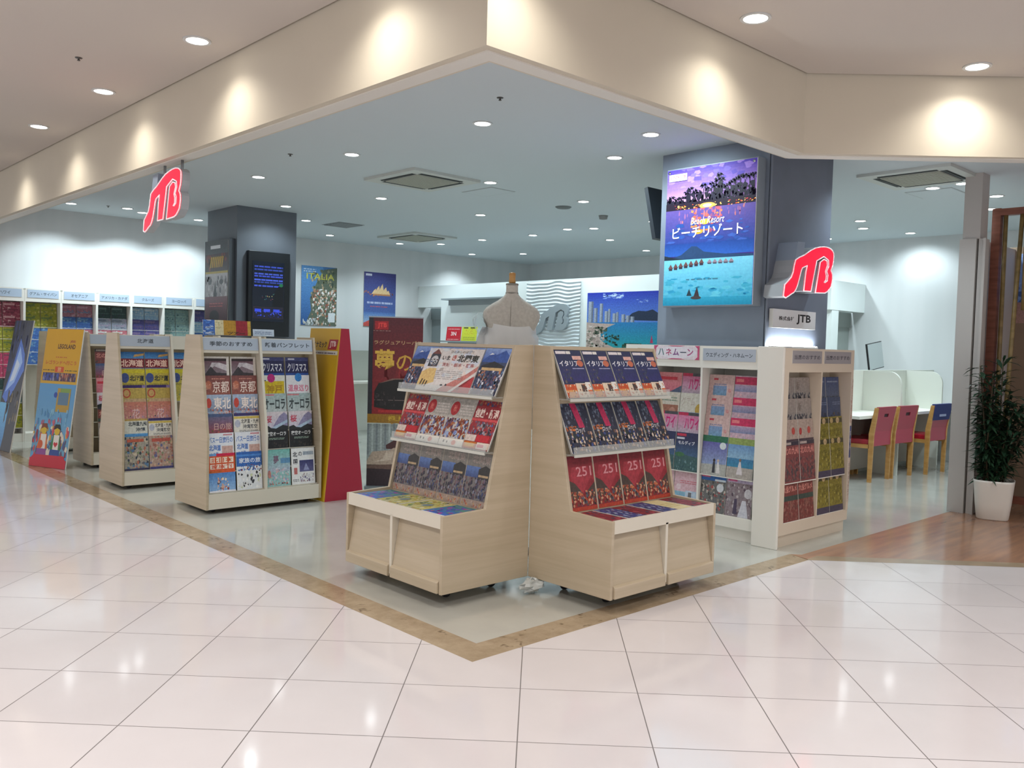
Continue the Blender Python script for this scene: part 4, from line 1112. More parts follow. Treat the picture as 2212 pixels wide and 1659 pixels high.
# ------------------------------------------------------------------ tall rack along the left wall
WR_X = [.09, .505, .905, 1.315, 1.73, 2.14, 2.54, 2.95]
WRZ = [1.655, 1.505, 1.355, 1.205, 1.055, .905, .755, .605, .455]
wr_heads = ['ハワイ', 'グアム・サイパン', 'オセアニア', 'アメリカ・カナダ', 'クルーズ', 'ヨーロッパ', 'アジア']
wr_cols = [['wine', 'wine', 'lime', 'lime', 'rose_pink', 'rose_pink', 'pine', 'mint_stripe', 'lime'], ['lime', 'lime', 'cobalt', 'cobalt'], ['rose_blue', 'cobalt', 'red_white', 'red_white'], ['pine', 'pale_crowd', 'red_white', 'red_white'],
           ['sky', 'violet', 'violet', 'rose_blue'], ['mint_stripe', 'mint_stripe', 'mint_stripe', 'red_white'], ['violet', 'sky', 'cobalt', 'cobalt']]
NUM = ['first', 'second', 'third', 'fourth', 'fifth', 'sixth', 'seventh']
for i in range(7):
    xa, xb = WR_X[i], WR_X[i + 1]; Wd = xb - xa
    t = empty('wall_rack', ((xa + xb) / 2, 8.78, 0)); tag(t, f'tall white wall rack bay, {NUM[i]} from the left along the bright wall', 'brochure rack', 'white wall rack bays')
    k = Wd / 2
    MB().box(-k + .001, 0, 0, -k + .012, .295, 1.80).build('side_panel', WHITE_CAB, t)
    MB().box(k - .012, 0, 0, k - .001, .295, 1.80).build('side_panel', WHITE_CAB, t)
    MB().box(-k + .012, 0, 1.665, k - .012, .28, 1.82).build('header', WHITE_CAB, t)
    MB().box(-k + .012, .27, .02, k - .012, .285, 1.665).build('back_panel', WHITE_CAB, t)
    MB().box(-k + .012, .01, 0, k - .012, .27, .10).build('plinth', WHITE_CAB, t)
    pl = art_mesh('header_plate', Art('b4c4d8').t(wr_heads[i], .5 - .055 * len(wr_heads[i]), .3, .5 + .055 * len(wr_heads[i]), .72, '56606e', .02), Wd - .06, .095, .003, print_mat('header_print', .35))
    link('header_plate', pl, t, (0, -.0035, 1.712))
    for r, key in enumerate(wr_cols[i]):
        zb = WRZ[r] - .285
        yb = .112 - .0122 * r
        MB().box(-k + .012, yb - .003, zb - .007, k - .012, yb + .03, zb - .001).build('ledge', WHITE_CAB, t)
        for c in (0, 1):
            w_ = (Wd - .03) / 2
            look = COVERS[key][0]
            kk = key
            brochure(kk, ((xa + xb) / 2 + (c - .5) * w_, 8.78 + yb, zb), .07, 0, f"{look} brochure, row {['one', 'two', 'three', 'four', 'five', 'six', 'seven', 'eight', 'nine'][r]}, {'left' if c == 0 else 'right'}, {NUM[i]} bay of the wall rack", 'brochures in the white wall rack', w_ - .006, .285)
# ------------------------------------------------------------------ three-letter logo: outline in the sign's own units (x .72 m, z .40 m)
LOGO = [(-.26, .007), (-.241, .211), (-.215, .239), (-.124, .352), (-.093, .446), (-.077, .563), (-.054, .668), (.02, .725), (.098, .769), (.239, .883), (.33, .94), (.429, .975), (.51, .992), (.582, .995), (.645, .98), (.694, .947), (.718, .905), (.723, .857), (.720, .76), (.708, .679), (.673, .579), (.697, .54), (.709, .502), (.712, .42), (.701, .339), (.685, .27), (.652, .224), (.61, .175), (.562, .147), (.364, .132),
        (.44, .702), (.516, .764), (.579, .74), (.591, .661), (.555, .547), (.577, .471), (.573, .39), (.537, .345), (.560, .340), (.605, .381), (.612, .489), (.582, .549), (.622, .652), (.613, .758), (.514, .815), (.366, .714), (.273, .145),
        (.128, .139), (.155, .48), (.179, .6), (.087, .548), (.067, .507), (.032, .347), (.0, .22), (-.029, .145), (-.065, .09), (-.111, .061), (-.16, .02), (-.218, -.02)]
JTOP = [(-.012, .994), (.123, 1.006), (.105, .783), (.02, .725), (-.054, .668)]
def logo_prism(sx, sz, y0, y1, pts):
    me = bpy.data.meshes.new('logo')
    bm = bmesh.new()
    f0 = bm.faces.new([bm.verts.new((x * sx, y0, z * sz)) for x, z in pts])
    r = bmesh.ops.extrude_face_region(bm, geom=[f0])
    bmesh.ops.translate(bm, vec=(0, y1 - y0, 0), verts=[q for q in r['geom'] if isinstance(q, bmesh.types.BMVert)])
    bmesh.ops.recalc_face_normals(bm, faces=bm.faces)
    bmesh.ops.triangulate(bm, faces=bm.faces)
    bm.to_mesh(me); bm.free()
    return me
def logo_part(name, me, m, parent):
    me.materials.append(m); return link(name, me, parent)
RED_GLOW = mat('lit_red_acrylic', 'e0203c', .3, emis='f01636', es=1.05)
SIGN_SIDE = mat('sign_return_grey', 'a9adb2', .35)
def grow(pts, d):
    cx = sum(p[0] for p in pts) / len(pts); return pts
def letter_sign(loc, rz, sx, sz, depth, label):
    t = empty('letter_sign', loc, rz); tag(t, label, 'sign')
    logo_part('letter_face', logo_prism(sx, sz, -.006, 0, LOGO), RED_GLOW, t)
    logo_part('letter_body', logo_prism(sx, sz, 0, depth, LOGO), SIGN_SIDE, t)
    rim = MB(); pts = [(x * sx, -.007, z * sz) for x, z in LOGO]
    for q in range(len(pts)): rim.tube([pts[q], pts[(q + 1) % len(pts)]], .0042, 6)
    rim.build('letter_rim', mat('white_rim', 'f2eef2', .4, emis='ffe8ee', es=.35), t)
    logo_part('stem_box', logo_prism(sx, sz, -.004, depth, JTOP), mat('pale_blue_side', '8f9cae', .3), t)
    return t
letter_sign((3.40, .50, 1.69), 0, .72, .40, .150, 'red glowing letter sign fixed to the right face of the poster pillar')
# hanging sign: faces the mall (-X)
hs = letter_sign((.075, 3.66, 2.055), -PI / 2, .68, .385, .055, 'red glowing letter sign hanging on two rods under the left bulkhead')
for q in (.12, .42): MB().tube([(q, .03, .33), (q, .03, ZB - 2.055)], .010, 8).build('hanging_rod', STEEL, hs)

# company name plate on the pillar
a = Art('e4e6ea').t('株式会社', .13, .40, .49, .64, '34363c', .03).t('JTB', .54, .24, .88, .80, '24262c', .03)
o = link('name_plate', art_mesh('name_plate', a, .62, .134, .03, print_mat('plate_print', .3)), None, (3.60, .612, 1.478)); tag(o, 'white company name plate with black letters below the red pillar sign', 'sign')

# silver logo on the relief panel, facing -X
t = empty('wall_logo', (6.468, 6.05, 1.465), -PI / 2); tag(t, 'silver three-letter logo mounted on the white wave relief panel', 'sign')
logo_part('logo_letters', logo_prism(.66, .43, -.035, 0, LOGO), mat('silver_letter', '98a2a8', .4, .0), t)

# ------------------------------------------------------------------ posters
# backlit beach poster
t = empty('poster_lightbox', (3.15, 1.083, 1.625), -PI / 2); tag(t, 'backlit beach resort poster on the left face of the grey pillar', 'poster')
MB().box(-.395, .0, 0, .395, .10, 1.05).build('lightbox_body', mat('lightbox_grey', '858e98', .4), t, bevel=.003)
a = Art('5a4aa0')
a.g(0, .70, 1, 1, 'a880b8', '4a3aa0').b(0, .84, 1, 1, ['6a58b4', '8a70c0', '5444a4'], 20, 80, .1, .4).g(0, .74, .5, .86, 'c890b8', '7a60b0')
Rp = random.Random(77)
for x_, h_ in ((.02, .04), (.06, .06), (.12, .045), (.18, .05), (.24, .085), (.28, .11), (.33, .09), (.38, .08), (.43, .125), (.47, .10), (.52, .13), (.56, .11), (.61, .185), (.635, .15), (.59, .15), (.68, .10), (.73, .12), (.78, .135), (.83, .15), (.88, .155), (.93, .15), (.98, .155)):
    a.r(x_ - .004, .70, x_ + .004, .74 + h_ * .8, '171522')
    for k_ in range(9):
        q_ = 2 * PI * k_ / 9 + Rp.uniform(-.3, .3); l_ = Rp.uniform(.03, .055); tx_, ty_ = min(max(x_ + l_ * math.cos(q_), 0), 1), .735 + h_ + l_ * .55 * math.sin(q_)
        a.p([(x_, .735 + h_), ((x_ + tx_) / 2 - .008, (.735 + h_ + ty_) / 2 + .010), (tx_, ty_ - .006), ((x_ + tx_) / 2 + .008, (.735 + h_ + ty_) / 2 - .006)], '1b1928'); a.layer -= 1
    a.b(max(x_ - .05, 0), .715, min(x_ + .05, 1), .735 + h_ * .75, ['1d1a2a', '211d2e', '191622'], 5, int(x_ * 1000), .05); a.layer -= 1
a.r(0, .70, 1, .75, '221a28')
a.b(.1, .70, 1, .735, ['d8502c', 'f0a040', 'ffd070', 'c03a40'], 40, 81, .022, .4).e(.48, .715, .09, .02, 'ffb050').e(.48, .715, .05, .012, 'ffe6a0')
a.g(0, .42, 1, .70, '24428c', '5a4a8c').b(.3, .52, .65, .70, ['c85a48', 'e08048', 'b05060', '8a5070'], 26, 82, .05, .5).b(.1, .6, .9, .70, ['8a5a88', 'b06a70', '5a4a8a'], 18, 83, .02, 2.2).e(.46, .60, .05, .02, 'ffc040').e(.38, .53, .06, .016, 'f0a038').b(0, .44, 1, .6, ['30509c', '2a4a90', '3c5aa8'], 18, 84, .1, .25)
a.g(0, .36, 1, .45, '2f5cb0', '24448c').p([(.05, .34), (.2, .37), (.32, .43), (.38, .425), (.46, .385), (.7, .36), (1, .35), (1, .33), (0, .33)], '2a4468').p([(0, .33), (0, .37), (.12, .35), (.3, .33)], '26303c')
a.g(0, 0, 1, .335, '2f93b4', '74c0d8').b(0, .02, 1, .2, ['3f9cb8', '58aec4', '2f8cb0'], 24, 85, .12, .25).g(0, 0, 1, .06, '1f7c9c', '2f8fae')
for x_ in range(7): a.p([(.05 + .06 * x_, .272 + .005 * x_), (.08 + .06 * x_, .305 + .005 * x_), (.11 + .06 * x_, .272 + .005 * x_)], '6a4a48').r(.06 + .06 * x_, .258 + .005 * x_, .10 + .06 * x_, .274 + .005 * x_, '3a3440')
for x_ in range(5): a.p([(.50 + .06 * x_, .302), (.53 + .06 * x_, .328), (.56 + .06 * x_, .302)], '8a7a88').r(.51 + .06 * x_, .294, .55 + .06 * x_, .303, '4a4a58')
a.t('Beach Resort', .30, .585, .68, .635, 'f2eef4', .0, .3).t('ビーチリゾート', .09, .49, .88, .575, 'f4f4f8', .01).lines(.27, .185, .63, .2, '3a6a80', 1).p([(.28, .07), (.31, .12), (.34, .07)], '2a3a44').p([(.36, .055), (.40, .135), (.43, .06)], '3a3034').e(.39, .055, .06, .012, '3f3a3c')
a.r(.03, .915, .24, .965, 'e8e4ea').t('LOOK JTB', .045, .925, .225, .955, 'b02c40', .02)
link('poster_print', art_mesh('poster_print', a, .775, 1.03, .004, PRINT_LIT), t, (0, -.0045, .01))
for x_ in (-.365, .365):
    for z_ in (.03, 1.02): MB().lathe([(.001, 0), (.010, .002), (.011, .006)], 10, Matrix.Translation((x_, -.006, z_)) @ Matrix.Rotation(PI / 2, 4, 'X')).build('standoff_pin', CHROME, t)

# town poster and opera poster on the left wall (face -Y)
a = Art('4a78b0').g(0, 0, .6, 1, '2f5a98', '5a90c8')
a.p([(.12, 0), (.28, .25), (.24, .45), (.42, .72), (.62, .95), (1, 1), (1, 0)], '5f6a5c').b(.26, .45, 1, .95, ['4a5a48', '6a7058', '8a8a70', '3a4a40', 'b09a7c'], 44, 86, .07)
a.b(.3, .0, 1, .62, ['c8bcb0', 'b07a60', 'e0dcd4', '8a8078', 'c09070', '5a5a50', 'd8d0c8', 'a05a48', '6a7a60', 'ececec'], 120, 87, .055).b(.05, .0, .4, .12, ['d0d4d8', 'a8b0b4', 'e0e0dc'], 14, 88, .06).t('ITALIA', .14, .78, .92, .88, 'c8c456', .01).lines(.06, .9, .4, .97, 'c8d8e8', 2).r(.76, .06, .95, .22, 'd8dce0')
o = link('poster', art_mesh('poster', a, .615, .895, .006, print_mat('poster_print', .45, 0, .14)), None, (4.612, 9.070, 1.525)); tag(o, 'Italy travel poster with cliffside town, on the left wall beside the screen pillar', 'poster', 'posters on the left wall')
a = Art('4a4488').g(0, 0, 1, 1, '4a6aa8', '3c3878').g(0, .0, 1, .26, 'a4c0d8', '4a70b0').b(0, .55, 1, .66, ['8a5a60', '6a4a70', 'b07050'], 16, 89, .05, .6)
for x_, h_ in ((.34, .10), (.44, .16), (.55, .20), (.66, .14), (.74, .08)): a.p([(x_ - .1, .60), (x_ - .03, .60 + h_ * .7), (x_ + .03, .60 + h_), (x_ + .08, .60)], 'd8b88a')
a.r(.28, .575, .82, .605, 'b07a50').lines(.1, .42, .9, .5, 'a8b0d0', 1).lines(.2, .36, .75, .4, 'b05a70', 1).r(.05, .93, .24, .97, 'c8c8d8').p([(0, 0), (0, .06), (.2, .12), (.5, .15), (.8, .12), (1, .06), (1, 0)], 'c0504a')
o = link('poster', art_mesh('poster', a, .615, .865, .006, print_mat('poster_print', .45, 0, .14)), None, (5.724, 9.070, 1.545)); tag(o, 'purple evening harbour poster with pale sails, on the left wall above the maroon banner', 'poster', 'posters on the left wall')

# tall dark poster box on the screen pillar (faces -X)
t = empty('poster_lightbox', (2.147, 7.21, 1.40), -PI / 2); tag(t, 'tall narrow dark poster box on the left face of the screen pillar', 'poster')
MB().box(-.33, 0, 0, .33, .07, 1.04).build('poster_case', mat('case_grey', '4c5158', .4), t)
a = Art('4a4f56').r(.22, .92, .66, .96, 'e4e8ec').r(0, .66, 1, .86, '34232a').b(.0, .66, 1, .86, ['5a2a30', '3a2430', '7a3a34', '2a2028'], 20, 90, .08)
for k_ in range(7): a.p([(.2 + .085 * k_, .70), (.24 + .085 * k_, .70), (.30 + .085 * k_, .82), (.25 + .085 * k_, .83)], 'd8b850')
a.r(0, .63, 1, .655, 'b8a860').g(0, .36, 1, .63, '9a9aa0', 'c8ccd0').b(0, .34, 1, .6, ['b8bcc0', '8a8a90', 'd8dce0', '5a5a64'], 30, 91, .08).p([(.36, .34), (.45, .56), (.54, .34)], '2a2c34').e(.2, .53, .08, .03, '33363e').e(.72, .53, .09, .03, '33363e')
a.g(0, 0, 1, .36, '3a2a34', '6a3a44').lines(.2, .24, .8, .3, 'b05a60', 2).e(.42, .13, .22, .07, '201c24').r(.15, .0, .85, .05, 'a82c44')
link('poster_print', art_mesh('poster_print', a, .60, 1.0, .003, print_mat('poster_print', .45, 0, .14)), t, (0, -.0035, .02))

# recessed information screen on the screen pillar (faces -Y)
t = empty('information_screen', (2.595, 6.775, 1.33)); tag(t, 'upright dark information screen with blue text on the grey pillar', 'screen')
MB().box(-.262, 0, 0, .262, .064, .985).build('screen_case', mat('screen_case_black', '1d2126', .35), t, bevel=.003)
a = Art('0d1420')
R = random.Random(8)
for z_, n_, cc in ((.92, 5, '2c3c90'), (.87, 6, '2a3a84'), (.80, 8, '36489c'), (.76, 7, '3040a0'), (.70, 8, '3c50b0'), (.66, 6, '2a3a80'), (.60, 8, '3446a8')):
    a.lines(.06, z_ - .02, .95, z_ + .012, cc, 1, .8, int(z_ * 100))
a.b(.3, .36, .7, .48, ['3a6a60', '8a3a40', 'a0a060', '2a4a60'], 8, 92, .02).p([(.62, .26), (.7, .5), (.82, .6), (.98, .6), (.98, .26)], '0a0e14').e(.9, .62, .06, .03, '1e5a3c').r(.03, .05, .97, .245, '241c20').r(.05, .06, .95, .235, '16182c')
for x_ in (.08, .36, .66): a.r(x_, .16, x_ + .2, .21, '2f40b8')
a.b(.1, .08, .92, .18, ['2c3cb0', '3a4cc0', '22308c'], 16, 93, .05, .4)
link('screen_face', art_mesh('screen_face', a, .405, .70, .003, SCREEN, '0a0a0c'), t, (-.015, -.0035, .17))

# beach mural on the display wall (faces -X)
a = Art('2a4ab8').g(0, .46, 1, 1, '5a84d4', '1f2fa4').b(.22, .88, .5, .98, ['a8c4e8', '7a9ad8', 'c0d4ec'], 14, 94, .06, .4).b(.66, .8, .86, .86, ['7a98d8', '9ab4e0'], 6, 95, .03, .5)
a.p([(.52, .50), (.62, .62), (.70, .66), (.80, .65), (.88, .68), (.95, .62), (1, .58), (1, .48)], '23314a')
for x_, h_, w_ in ((.02, .34, .07), (.10, .22, .05), (.18, .30, .045), (.25, .16, .05), (.30, .20, .03), (.36, .12, .05), (.41, .14, .03), (.48, .10, .05), (.54, .08, .05), (.60, .06, .05)):
    a.r(x_, .42, x_ + w_, .50 + h_, '9aa4b4').r(x_ + w_ * .6, .42, x_ + w_, .50 + h_, '6a7488')
a.g(.0, 0, 1, .46, '1f98a0', '2a78b4').p([(0, 0), (0, .46), (.2, .44), (.4, .43), (.28, .36), (.2, .26), (.2, .14), (.3, .06), (.4, 0)], 'b8a49c').b(0, 0, .26, .40, ['a8948c', '8a8078', 'c8b8b0', '6a7060', 'd0c4bc'], 40, 96, .05).b(.1, .24, .3, .38, ['3a4a3c', '4a5a48'], 10, 97, .04).b(.26, .04, .46, .24, ['2a4a3c', '34564a', '1f3a34'], 14, 98, .045).b(.5, 0, .76, .09, ['2a4a38', '34523c', '203a30'], 16, 99, .06).p([(.86, .10), (.88, .24), (.90, .10)], 'b03a60').r(.975, .08, .985, .2, 'd8dce0')
o = link('mural', art_mesh('mural', a, 1.26, .735, .012, print_mat('poster_print', .45, 0, .14)), None, (6.486, 4.635, 1.30), (0, 0, -PI / 2)); tag(o, 'wide blue beach and skyline mural on the white display wall', 'poster')

# shelves and small cards on the display wall
sm = mat('grey_wall_shelf', '8e989c', .5)
for z_, y0, y1, lb in ((2.0, 6.70, 8.24, 'upper grey wall shelf on the white display wall, empty'), (1.335, 7.0, 8.24, 'lower grey wall shelf on the white display wall, carrying two small cards')):
    t = empty('wall_shelf', (6.50, (y0 + y1) / 2, z_)); tag(t, lb, 'shelf', 'shelves on the display wall')
    MB().box(-.18, -(y1 - y0) / 2, -.012, 0, (y1 - y0) / 2, .012).build('shelf_board', sm, t)
    MB().box(-.05, -(y1 - y0) / 2 + .03, -.09, 0, (y1 - y0) / 2 - .03, -.012).build('shelf_cleat', mat('shelf_cleat', 'a8b0b4', .5), t)
a = Art('c8202e').t('3N', .32, .36, .68, .64, 'f0dcd8', .03).lines(.1, .8, .9, .94, 'e0a0a0', 1).lines(.1, .06, .9, .2, 'e0a0a0', 1)
lean(link('price_card', art_mesh('price_card', a, .36, .22, .004)), (6.37, 7.98, 1.3485), .12, -PI / 2); o = COL.objects['price_card']; tag(o, 'small red card standing on the lower wall shelf', 'sign')
a = Art('d6dc3c').r(.1, .88, .4, .97, '50503c').r(.55, .88, .85, .97, '50503c').b(.2, .45, .8, .85, ['d89a40', 'd0c040', 'c87a3a'], 14, 101, .05).lines(.1, .1, .9, .35, 'a8b040', 2)
lean(link('price_card', art_mesh('price_card', a, .36, .22, .004)), (6.37, 7.60, 1.3485), .12, -PI / 2); o = COL.objects['price_card.001']; tag(o, 'small yellow card standing on the lower wall shelf', 'sign')

# wall-hung monitor seen from behind, on the far side of the poster pillar
t = empty('hanging_monitor', (3.40, 1.60, 2.42)); tag(t, 'dark monitor tilted down, bracketed to the far side of the poster pillar', 'monitor')
tl = Matrix.Rotation(math.radians(-13), 4, 'X')
MB().box(-.11, .13, -.21, .62, .165, .22, tl).build('monitor_case', mat('monitor_black', '23282e', .4), t)
MB().box(-.09, .165, -.19, .60, .168, .20, tl).build('monitor_glass', BLACK, t)
MB().box(.2, .0, -.04, .3, .14, .04).build('bracket', STEEL, t)

# ------------------------------------------------------------------ dress form
t = empty('dress_form', (1.40, 1.32, 0), -PI / 4 - .03); tag(t, 'linen dress form seen from behind, wearing a sheer white wrap', 'dress form')
secs = [(.78, .150, .105), (.90, .155, .110), (1.02, .135, .098), (1.12, .117, .088), (1.22, .118, .088), (1.30, .127, .092), (1.37, .140, .098), (1.42, .158, .098), (1.455, .174, .092), (1.485, .180, .082), (1.510, .174, .072), (1.534, .155, .066), (1.557, .120, .058), (1.577, .086, .051), (1.598, .057, .045), (1.613, .044, .041), (1.622, .038, .038), (1.63, .0375, .037), (1.66, .037, .036), (1.675, .037, .036)]
v = []; f = []; n = 32
for z, rx, ry in secs:
    for k in range(n):
        q = 2 * PI * k / n; c_, s_ = math.cos(q), math.sin(q); e_ = .82
        v.append((rx * math.copysign(abs(c_) ** e_, c_), ry * math.copysign(abs(s_) ** e_, s_), z))
for i in range(len(secs) - 1):
    for k in range(n): f.append((i * n + k, i * n + (k + 1) % n, (i + 1) * n + (k + 1) % n, (i + 1) * n + k))
f += [tuple(range(n - 1, -1, -1)), tuple(range((len(secs) - 1) * n, len(secs) * n))]
LINEN = noisy('beige_linen', 'd2cec6', 'c6c2ba', (60, 60, 60), .8, .2)
body = MB().add(v, f, None, True).build('torso', LINEN, t)
MB().tube([(0, -.040 - .001, 1.60), (0, -.055, 1.56), (0, -.074, 1.51), (0, -.094, 1.45), (0, -.100, 1.40), (0, -.093, 1.30)], .0022, 6).build('back_seam', mat('seam_grey', 'a09b92', .8), body)
MB().lathe([(.0395, 1.618), (.0405, 1.622), (.0405, 1.626), (.0385, 1.629)], 20).build('collar_seam', mat('neck_cap_grey', '8a8880', .6), t)
MB().lathe([(.0385, 1.672), (.0395, 1.676), (.0395, 1.681), (.037, 1.684)], 20).build('neck_cap', mat('neck_cap_grey', '8a8880', .6), t)
MB().lathe([(.020, 1.683), (.022, 1.70), (.019, 1.712), (.021, 1.74), (.020, 1.748), (.012, 1.752)], 18).build('neck_knob', WOODC, t)
MB().tube([(0, 0, .03), (0, 0, .80)], .014, 10).build('stand_pole', STEEL, t)
MB().lathe([(.17, 0), (.17, .012), (.03, .03), (.014, .05)], 24).build('stand_base', mat('stand_black', '2a2a2c', .4), t)
v = []; f = []; rows_ = 30; n = 72
R = random.Random(3)
for j in range(rows_ + 1):
    z = 1.425 - .50 * j / rows_
    rx = .150 + (.012 if j > 4 else .0) + .05 * (j / rows_); ry = .106 + .008 + .05 * (j / rows_)
    for k in range(n):
        q = 2 * PI * k / n
        w_ = 1 + .022 * math.sin(q * 9 + z * 60 + 2 * math.sin(z * 25)) * (1 if z > 1.30 else .4) + .02 * (1.4 - z) * math.sin(q * 17)
        v.append((rx * w_ * math.cos(q), ry * w_ * math.sin(q), z + .012 * math.sin(q * 2 + 1)))
for j in range(rows_):
    for k in range(n): f.append((j * n + k, j * n + (k + 1) % n, (j + 1) * n + (k + 1) % n, (j + 1) * n + k))
MB().add(v, f, None, True).build('sheer_wrap', SHEER, t)
bow = MB()
for a0, l_, dz in ((2.6, .10, .05), (3.6, .09, .03), (3.1, .07, .07)):
    pts = []
    for i in range(13):
        q = 2 * PI * i / 12
        pts.append((-.150 - l_ * .5 * (1 - math.cos(q)) * abs(math.cos(a0)), -.05 + .05 * math.sin(q) * math.cos(a0 * 2), 1.41 + dz * math.sin(q) + .02 * (1 - math.cos(q))))
    v = []; f = []
    for i, p_ in enumerate(pts):
        v += [(p_[0], p_[1] - .022, p_[2]), (p_[0], p_[1] + .022, p_[2])]
    for i in range(12): f.append((2 * i, 2 * i + 1, 2 * i + 3, 2 * i + 2))
    bow.add(v, f, None, True)
for dx in (0, .03, -.035):
    v = []; f = []
    for i in range(9):
        q = i / 8
        x_ = -.152 - dx * q - .02 * math.sin(q * 5); 
        v += [(x_ - .022 - .012 * q, -.055, 1.41 - .26 * q), (x_ + .012 + .012 * q, -.04 + .02 * math.sin(q * 6), 1.41 - .26 * q)]
    for i in range(8): f.append((2 * i, 2 * i + 1, 2 * i + 3, 2 * i + 2))
    bow.add(v, f, None, True)
bow.build('bow', SHEER, t)

# ------------------------------------------------------------------ standees
# yellow and red A-frame
t = empty('standee', (1.53, 3.42, 0)); tag(t, 'tall yellow A-frame standee with red wedge side, right of the nearest rack', 'standee')
YEL = mat('standee_yellow', 'd0a71c', .5); REDP = mat('standee_red', 'a81f38', .5)
MB().prism([(-.172, 0), (.195, 0), (.030, 1.398), (-.045, 1.398)], .0, .006, 'y').build('side_wedge', REDP, t)
MB().prism([(-.150, .01), (.172, .01), (.015, 1.385), (-.030, 1.385)], .462, .468, 'y').build('far_wedge', REDP, t)
MB().prism([(.190, 0), (.195, 0), (.030, 1.398), (.025, 1.398)], .006, .462, 'y').build('rear_panel', mat('standee_back', 'd8d4c8', .6), t)
hh = math.hypot(1.398, .127)
a = Art('cfa41a').t('ダイナミック', .05, .885, .60, .925, '2a2218', .04).p([(.63, .875), (.92, .875), (.97, .935), (.68, .935)], 'a82438').t('JTB', .70, .885, .90, .925, 'ecd0cc', .04).r(.0, .845, 1, .868, 'd8d4cc').lines(.08, .85, .9, .862, '7a6a7a', 1, .7).r(.97, 0, 1, 1, 'd8b43c')
fp = link('front_panel', art_mesh('front_panel', a, .468, hh, .004, print_mat('standee_print', .45), 'cfa41a'), t)
fp.location = (-.176, .234, .001)
fp.rotation_euler = (Matrix.Rotation(-PI / 2, 3, 'Z') @ Matrix.Rotation(-math.atan2(.127, 1.398), 3, 'X')).to_euler()

# yellow theme-park standee leaning on the third rack
a = Art('5f9cc8').g(0, .1, 1, .62, '6aa0c0', '5a98cc').r(0, .63, 1, 1, 'cc9d1e').p([(.0, .60), (1, .60), (1, .64), (0, .64)], 'c8a030').t('LEGOLAND', .36, .855, .84, .89, '5a3a20', .04).t('JAPAN', .68, .895, .82, .92, '9a3a2c', .03)
a.lines(.34, .79, .64, .805, 'b85a28', 1).t('レゴランドへ行こう', .08, .74, .92, .77, 'b8482c', .02).r(.36, .685, .60, .725, 'c8501e').t('旅', .43, .688, .53, .722, 'e8c890').lines(.04, .695, .34, .71, '4a3a2a', 1).lines(.64, .695, .96, .71, '4a5a2a', 1)
a.r(.04, .62, .96, .68, '3f3f66').b(.05, .622, .5, .678, ['3a4a9a', '8a8aa0', '2a2a50', '5a6ab0'], 16, 110, .05).b(.5, .622, .95, .678, ['8a4a48', 'a88a78', '5a3a40', 'b06a50'], 16, 111, .05)
a.r(.52, .40, .88, .57, 'b0903a').r(.56, .45, .84, .54, '5a7a94').r(.6, .54, .86, .57, '7a9a4c').e(.48, .52, .05, .02, '2a4aa0').b(.05, .30, .9, .42, ['4a84b4', '7ab0cc', 'b85a70', '5a90b8'], 18, 112, .05)
a.b(0, .06, 1, .30, ['6a4a68', 'c84a50', '8a3a4a', '4a5a8a', 'd8d0c0', 'c8a040'], 40, 113, .06)
for x_, hair, coat, leg in ((.30, '7a3a24', 'd0682c', '8a4a90'), (.66, '1f1c1c', '2f7a4a', '2a4a94')):   # two plain toy-like children, no faces
    a.p([(x_ - .15, .07), (x_ + .13, .07), (x_ + .11, .14), (x_ - .13, .14)], leg).p([(x_ - .15, .13), (x_ + .14, .13), (x_ + .09, .24), (x_ - .09, .24)], coat).r(x_ - .07, .13, x_ + .08, .235, 'dedad2').e(x_, .265, .075, .032, 'd0b028').p([(x_ - .09, .27), (x_ - .07, .31), (x_ + .06, .312), (x_ + .1, .27), (x_, .285)], hair)
a.p([(.60, .17), (.66, .145), (.72, .17), (.70, .185), (.66, .178), (.62, .185)], 'c02c38').e(.25, .16, .06, .03, 'c8582a').r(0, 0, 1, .06, 'c2283c').p([(0, .05), (1, .05), (.9, .09), (.1, .085)], 'c2283c')
o = link('standee', art_mesh('standee', a, .524, 1.355, .012, print_mat('standee_print', .45))); lean(o, (.137, 6.49, .0015), math.atan2(.20, 1.34), -math.radians(69))
tag(o, 'yellow-topped theme park standee with toy figures, leaning on the third rack', 'standee')
# navy glossy standee leaning on the fourth rack; blue streak paints a reflection
a = Art('161c34').g(0, .6, 1, 1, '24305c', '12162a').b(0, .7, 1, 1, ['10142a', '1c2444', '28346a'], 16, 114, .14).p([(.05, .40), (.3, .62), (.5, .86), (.85, .74), (.95, .62), (.6, .46), (.3, .36)], '4a78d8').p([(.15, .44), (.4, .64), (.55, .80), (.8, .68), (.55, .52)], '9cc4ff').p([(.3, .52), (.5, .7), (.68, .66), (.5, .54)], 'd4e6ff').g(0, 0, .5, .36, '2f78c0', '6ac0f0').p([(.45, 0), (.62, .38), (1, .46), (1, 0)], '10142a').b(.35, .2, 1, .46, ['1a2034', '3a3a44', '24242e', '7a6a40'], 16, 115, .1)
o = link('standee', art_mesh('standee', a, .50, 1.45, .012, mat('navy_gloss', '000000') and print_mat('glossy_print', .3, 0, .1, .25))); lean(o, (.095, 8.06, .0015), math.atan2(.245, 1.43), -math.radians(83))
tag(o, 'glossy navy blue standee leaning on the fourth rack at far left', 'standee')

